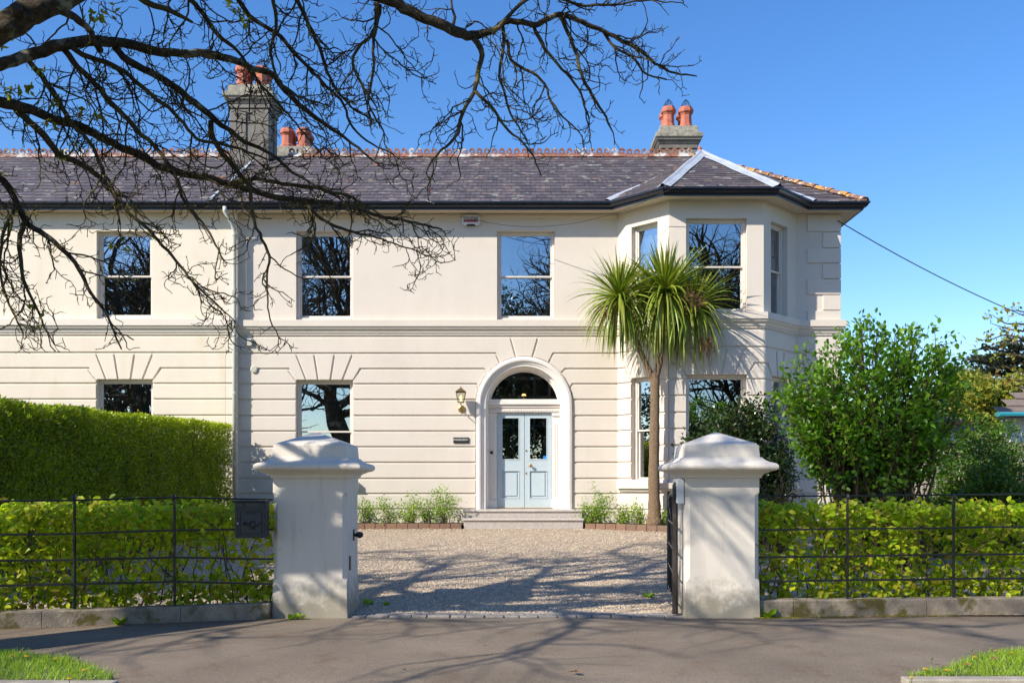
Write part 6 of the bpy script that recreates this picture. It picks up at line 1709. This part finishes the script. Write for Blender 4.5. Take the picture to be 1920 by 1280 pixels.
# tile courses as raised battens of tiles
m = MB()
for i in range(12):
    t = i/12; y = Yf+4.2*t; z = zg+H_*t; xl = xa+4.6*t; xr = xa+9.5-3*t
    m.add([(xl,y-.02,z+.01),(xr,y-.02,z+.01),(xr,y+.33,z+.21),(xl,y+.33,z+.21),(xl,y-.02,z+.045),(xr,y-.02,z+.045)], [(4,5,2,3),(0,1,5,4)])
m.build('tile_course', M['tile_roof'], rf)
MB().tube([(xa-.02,Yf-.06,zg-.01),(xa+9.5,Yf-.06,zg-.01)], .06, 8).build('gutter', M['cyan'], fh)
MB().tube([(xa-.06,Yf-.06,zg-.01),(xq-.06,Yf+8.5,zg-.01)], .06, 8).build('gutter', M['cyan'], fh)
for xx in (xa+1.2, xa+3.6):
    w = MB().box((xx, Yf+.46, 1.4), (xx+1.1, Yf+.53, 2.5)).build('window', M['bluegrey'], fh); MB().box((xx+.08, Yf+.44, 1.48), (xx+1.02, Yf+.455, 2.42)).build('pane', M['glass'], w)

def bushy(name, label, px, Y, ptop, wpx, mat, seed, n, lsz, base=.3, squash=1.0, group=None, dens_seed=0):
    """a broad-crowned tree: trunk, limbs and leaf clumps spread through a lumpy crown"""
    rr = np.random.default_rng(seed); x = bxp(px, Y); zt = at(0, ptop, Y)[2]; w = wpx*Y/FL; h = zt-base
    o = empty(name, (x, Y, base), label, 'tree', group); T = Tubes(); lobes = []
    for i in range(26):
        a = rr.random()*6.28; e = rr.random(); rad = w*.5*(.35+.6*rr.random())*math.sqrt(1-(e*.85)**2)
        c = np.array([x+rad*math.cos(a), Y+rad*math.sin(a)*.8, base + h*(.28+.62*e)]); lobes.append((c, w*(.10+.10*rr.random())))
        T.add([(x, Y, base), (x+(c[0]-x)*.25, Y+(c[1]-Y)*.25, base+(c[2]-base)*.55), tuple(c)], [.02*h, .012*h, .004*h], 5)
    T.build('trunk', M['bark'], o)
    k = n//len(lobes); P_ = []
    for c, r in lobes:
        d = rr.normal(size=(k,3)); d /= np.linalg.norm(d, axis=1, keepdims=True); P_.append(c + d*r*(.55+.5*rr.random((k,1)))*[1.15,1,.75*squash])
    P_ = np.concatenate(P_); n_ = len(P_)
    leaves('leaf_mass', P_, rr.normal(size=(n_,3)), rr.normal(size=(n_,3))+[0,-.3,.8], lsz*(.6+.8*rr.random(n_)), M[mat], o, big=False)
bushy('broadleaf_tree', 'yellow-green leafy tree above the low dark shrubs at far right', 1865, 40, 690, 170, 'yellowtree', 61, 16000, .19)
bushy('broadleaf_tree', 'grey-green loose tree between the bright shrub and the yellow-green tree', 1795, 48, 665, 120, 'greygreen', 62, 12000, .20)
bushy('broadleaf_tree', 'pale tree low behind the outbuilding roof', 1745, 52, 735, 120, 'greygreen', 63, 7000, .20)
bushy('broadleaf_tree', 'yellow-green tree behind the far white house', 1960, 44, 700, 150, 'yellowtree', 64, 9000, .2)
# layered dark conifer
def cedar():
    Y = 62; x = bxp(1905, Y); zt = at(0, 632, Y)[2]; rr = np.random.default_rng(71)
    o = empty('conifer', (x, Y, .3), 'dark layered conifer rising behind the maple at far right', 'tree')
    MB().tube([(x,Y,.2),(x,Y,zt)], [.45,.08], 8).build('trunk', M['bark'], o)
    T = Tubes(); P_ = []; D_ = []
    for i in range(110):
        f = rr.random(); z = zt - .2 - (zt-3)*f; a = rr.random()*6.28; L = (1.2 + 3.6*f**.6)*(.7+.5*rr.random()); d = np.array([math.cos(a), math.sin(a), .28])
        pts = [np.array([x,Y,z]) + d*L*t + np.array([0,0,-.35*t*t]) for t in (0,.35,.7,1)]; T.add(pts, [.07,.05,.03,.01], 4)
        for k in range(110):
            t = .25+.78*rr.random(); q = np.array([x,Y,z]) + d*L*t + np.array([0,0,-.35*t*t]) + rr.normal(size=3)*[.30,.30,.07]*(.5+t*.4); P_.append(q); D_.append(d+rr.normal(size=3)*.35)
    T.build('limbs', M['bark'], o, 'stuff'); P_ = np.array(P_); n = len(P_)
    leaves('needles', P_, np.array(D_), rr.normal(size=(n,3))*.4+[0,0,1], .22+.2*rr.random(n), M['conifer'], o, big=False)
cedar()
# small maple reaching in from the right edge
def maple():
    rr = np.random.default_rng(81); Y = 15.0; o = empty('maple_tree', (9.9, 15.2, gz(15)), 'red-tipped maple whose branches reach in at the right edge', 'tree')
    MB().tube([(9.9,15.2,.1),(9.8,15.2,1.4),(9.6,15.1,2.6),(9.5,15.1,3.6)], [.11,.09,.07,.04], 9).build('trunk', M['bark'], o, smooth=True)
    T = Tubes(); P_ = []
    br = [[(1990,640),(1920,606),(1885,608),(1860,590)],[(1990,640),(1930,622),(1890,617),(1858,606)],[(1980,660),(1925,636),(1880,626),(1860,638),(1835,637)],[(1985,700),(1930,672),(1885,660),(1850,650)],[(1985,705),(1930,700),(1890,690),(1858,672)],[(1985,720),(1930,715),(1895,712),(1868,702)],[(1990,600),(1940,590),(1915,583),(1880,580)],[(1990,760),(1940,735),(1905,722),(1880,716)],[(1990,580),(1950,560),(1930,566)]]
    for i, b_ in enumerate(br):
        pts = [(9.5,15.1,3.2)] + [at(px, py, Y+.2*math.sin(i+px)) for px, py in b_]; Q, r_ = resample(pts, np.linspace(.03,.004,len(pts)), .08); T.add(Q, r_, 4)
        for q in Q[int(len(Q)*.35):]:
            if rr.random() < .75:
                e_ = rr.normal(size=3)*[1,1,.5]; e_ /= np.linalg.norm(e_); L = .12+.2*rr.random(); T.add([q, q+e_*L], [.004,.002], 3)
                for k in range(4): P_.append(q+e_*L*rr.random()+rr.normal(size=3)*.03)
    T.build('limbs', M['bark'], o, 'stuff'); P_ = np.array(P_); n = len(P_)
    leaves('leaf_mass', P_, rr.normal(size=(n,3))+[0,-.2,-.7], rr.normal(size=(n,3))+[0,-.4,.6], .06+.05*rr.random(n), M['maple'], o, big=False)
maple()

# ---------------------------------------------------------------- weeds, dandelions, fallen leaves
def rosette(name, label, cat, loc, n, L, seed, mat='rose', group=None):
    rr = np.random.default_rng(seed); o = empty(name, loc, label, cat, group)
    P_ = np.tile(np.array(loc), (n,1)) + rr.normal(size=(n,3))*[.02,.01,0]; a = rr.random(n)*6.28
    dr = np.stack([np.cos(a), np.sin(a)*.7, .5+.7*rr.random(n)], -1); up = np.stack([-np.cos(a)*.5, -np.sin(a)*.5, np.ones(n)], -1)
    leaves('leaf', P_, dr, up, L*(.6+.6*rr.random(n)), M[mat], o, parts=n)
    return o
for i, (px, py, n, L, lab) in enumerate(((222,1172,12,.13,'leafy weed at the foot of the left low wall, nearest the fence posts'),(292,1168,7,.07,'tiny weed at the foot of the left low wall'),(392,1162,12,.10,'dark weed low against the wall left of the pier'),(418,1163,10,.09,'second dark weed low against the wall left of the pier'),(488,1160,10,.09,'weed in the corner against the left pier'),
        (1442,1158,14,.12,'dandelion leaves at the foot of the right pier'),(545,1162,8,.08,'small tuft at the left foot of the left pier'),(560,1161,8,.10,'grassy tuft at the foot of the left pier'),(690,1134,9,.09,'weed in the gravel beside the left pier'),(725,1136,8,.07,'low weed in the gravel, second from the left pier'),(1218,1122,9,.08,'small weed in the gravel left of the gate'),(1272,1140,10,.09,'green weed between the gate and right pier'),(1600,1150,5,.07,'seedling at the foot of the mossy right wall'))):
    Y = CAMZ*FL/(py-HY); 
    for _ in range(6): Y = (CAMZ-gz(Y))*FL/(py-HY)
    rosette('weed', lab, 'weed', (bxp(px,Y), Y, gz(Y)+.004), n, L, 100+i, 'darkshrub' if n in (12,10) and px > 300 else 'rose', 'weeds along the walls and gravel')
def dandelion(px, py, label, r=.02, bud=False):
    Y = (CAMZ-.06)*FL/(py-HY); x, y, z = at(px, py, Y); o = empty('dandelion', (x, y+.02, .01), label, 'flower', 'dandelions on the verges')
    MB().tube([(x+.01,y+.02,.01),(x,y+.01,z*.5),(x,y,z)], .0028, 5).build('stalk', M['rose'], o)
    if bud: MB().lathe((x,y,z), [(.003,-.012),(.009,-.006),(.010,.004),(.004,.014)], 8).build('bud', M['greygreen'], o); return
    m = MB(); rr = random.Random(px)
    for ring, (rad, h, n) in enumerate(((1,.0,16),(.7,.004,12),(.38,.008,8))):
        for k in range(n):
            a = 2*math.pi*k/n + ring*.2; w = .16; ca, sa = math.cos(a), math.sin(a); R1 = r*rad
            m.add([(x,y,z+h), (x+R1*.8*math.cos(a-w), y+R1*.8*math.sin(a-w), z+h+.004), (x+R1*ca, y+R1*sa, z+h+.003), (x+R1*.8*math.cos(a+w), y+R1*.8*math.sin(a+w), z+h+.004)], [(0,1,2,3)])
    m.build('flower_head', M['dandelion'], o)
for px, py, lab in ((24,1228,'dandelion flower at the far left edge of the left verge'),(49,1230,'dandelion flower second from the left on the left verge'),(103,1235,'largest dandelion flower on the left verge'),(157,1256,'dandelion flower near the tip of the left verge'),(129,1272,'dandelion flower low on the left verge'),
                    (1868,1220,'dandelion flower topmost on the right verge'),(1828,1232,'dandelion flower at the pavement edge of the right verge'),(1776,1256,'dandelion flower in the middle of the right verge'),(1735,1254,'dandelion flower near the tip of the right verge'),(1710,1270,'dandelion flower at the tip of the right verge by the kerb'),(1897,1224,'dandelion flower at the right edge of the right verge')):
    dandelion(px, py, lab)
for px, py, lab in ((129,1226,'closed dandelion bud standing above the left verge'),(147,1232,'pale seed-stalk leaning at the tip of the left verge'),(1822,1218,'closed dandelion bud above the right verge'),(1747,1233,'thin seed-stalk at the tip of the right verge')): dandelion(px, py, lab, bud=True)
def fallen(px, py, s, label, zup=.012):
    Y = CAMZ*FL/(py-HY)
    for _ in range(6): Y = (CAMZ-gz(Y))*FL/(py-HY)
    x = bxp(px, Y); z = gz(Y)+zup; rr = random.Random(px); m = MB(); n = 11; c = (x, Y, z+.004)
    ring = [(x + s*(.55+.45*((k%2)))*math.cos(2*math.pi*k/n+.3), Y + s*(.55+.45*(k%2))*math.sin(2*math.pi*k/n+.3), z + s*rr.uniform(.0,.45)) for k in range(n)]
    m.v = [c] + ring; m.f = [(0, 1+k, 1+(k+1)%n) for k in range(n)]
    o = m.build('fallen_leaf', M['dryleaf']); tag(o, label, 'leaf', 'dry leaves lying on the ground')
for a in ((907,1210,.024,'orange dry leaf on the pavement in front of the gateway'),(1078,1262,.045,'brown curled leaf on the pavement near the bottom centre'),(754,1254,.022,'small reddish leaf on the pavement, bottom left of centre'),(790,975+40,.02,'dry leaf on the gravel left of the steps'),(694,1030,.02,'reddish leaf on the gravel near the left pier'),(1812,1258,.035,'dry leaf lying on the right verge',.05),(1865,1246,.035,'dark brown leaf lying on the right verge',.05)): fallen(*a)
# litter of last year's leaves and grit along the foot of the walls
rr = np.random.default_rng(91); n = 1500
X = np.concatenate([-6+3.4*rr.random(n//2), 2.5+3.6*rr.random(n-n//2)]); Yl = np.array([kerb_y(x) for x in X]) - .012 - np.abs(rr.normal(size=n))*.05
leaves('leaf_litter', np.stack([X, Yl, np.full(n,.008)], -1), rr.normal(size=(n,3))*[1,1,.15], rr.normal(size=(n,3))*.3+[0,0,1], .008+.018*rr.random(n)**2, M['dryleaf'], None, big=False)

# thin yellow moss creeping over the tarmac at the foot of the right wall
n = 2600; X = 2.42 + 2.6*rr.random(n)**1.6; Ym = np.array([kerb_y(x) for x in X]) - .01 - np.abs(rr.normal(size=n))*.06*(1.2 - (X-2.4)/3)
k = np.array([noise.noise((x*4, y*6, 3)) > -.15 for x, y in zip(X, Ym)])
X, Ym = X[k], Ym[k]; n = len(X)
leaves('moss', np.stack([X, Ym, np.full(n,.006)], -1), rr.normal(size=(n,3))*[1,1,.2], rr.normal(size=(n,3))*.3+[0,0,1], .008+.014*rr.random(n), M['yellowtree'], None, big=False)
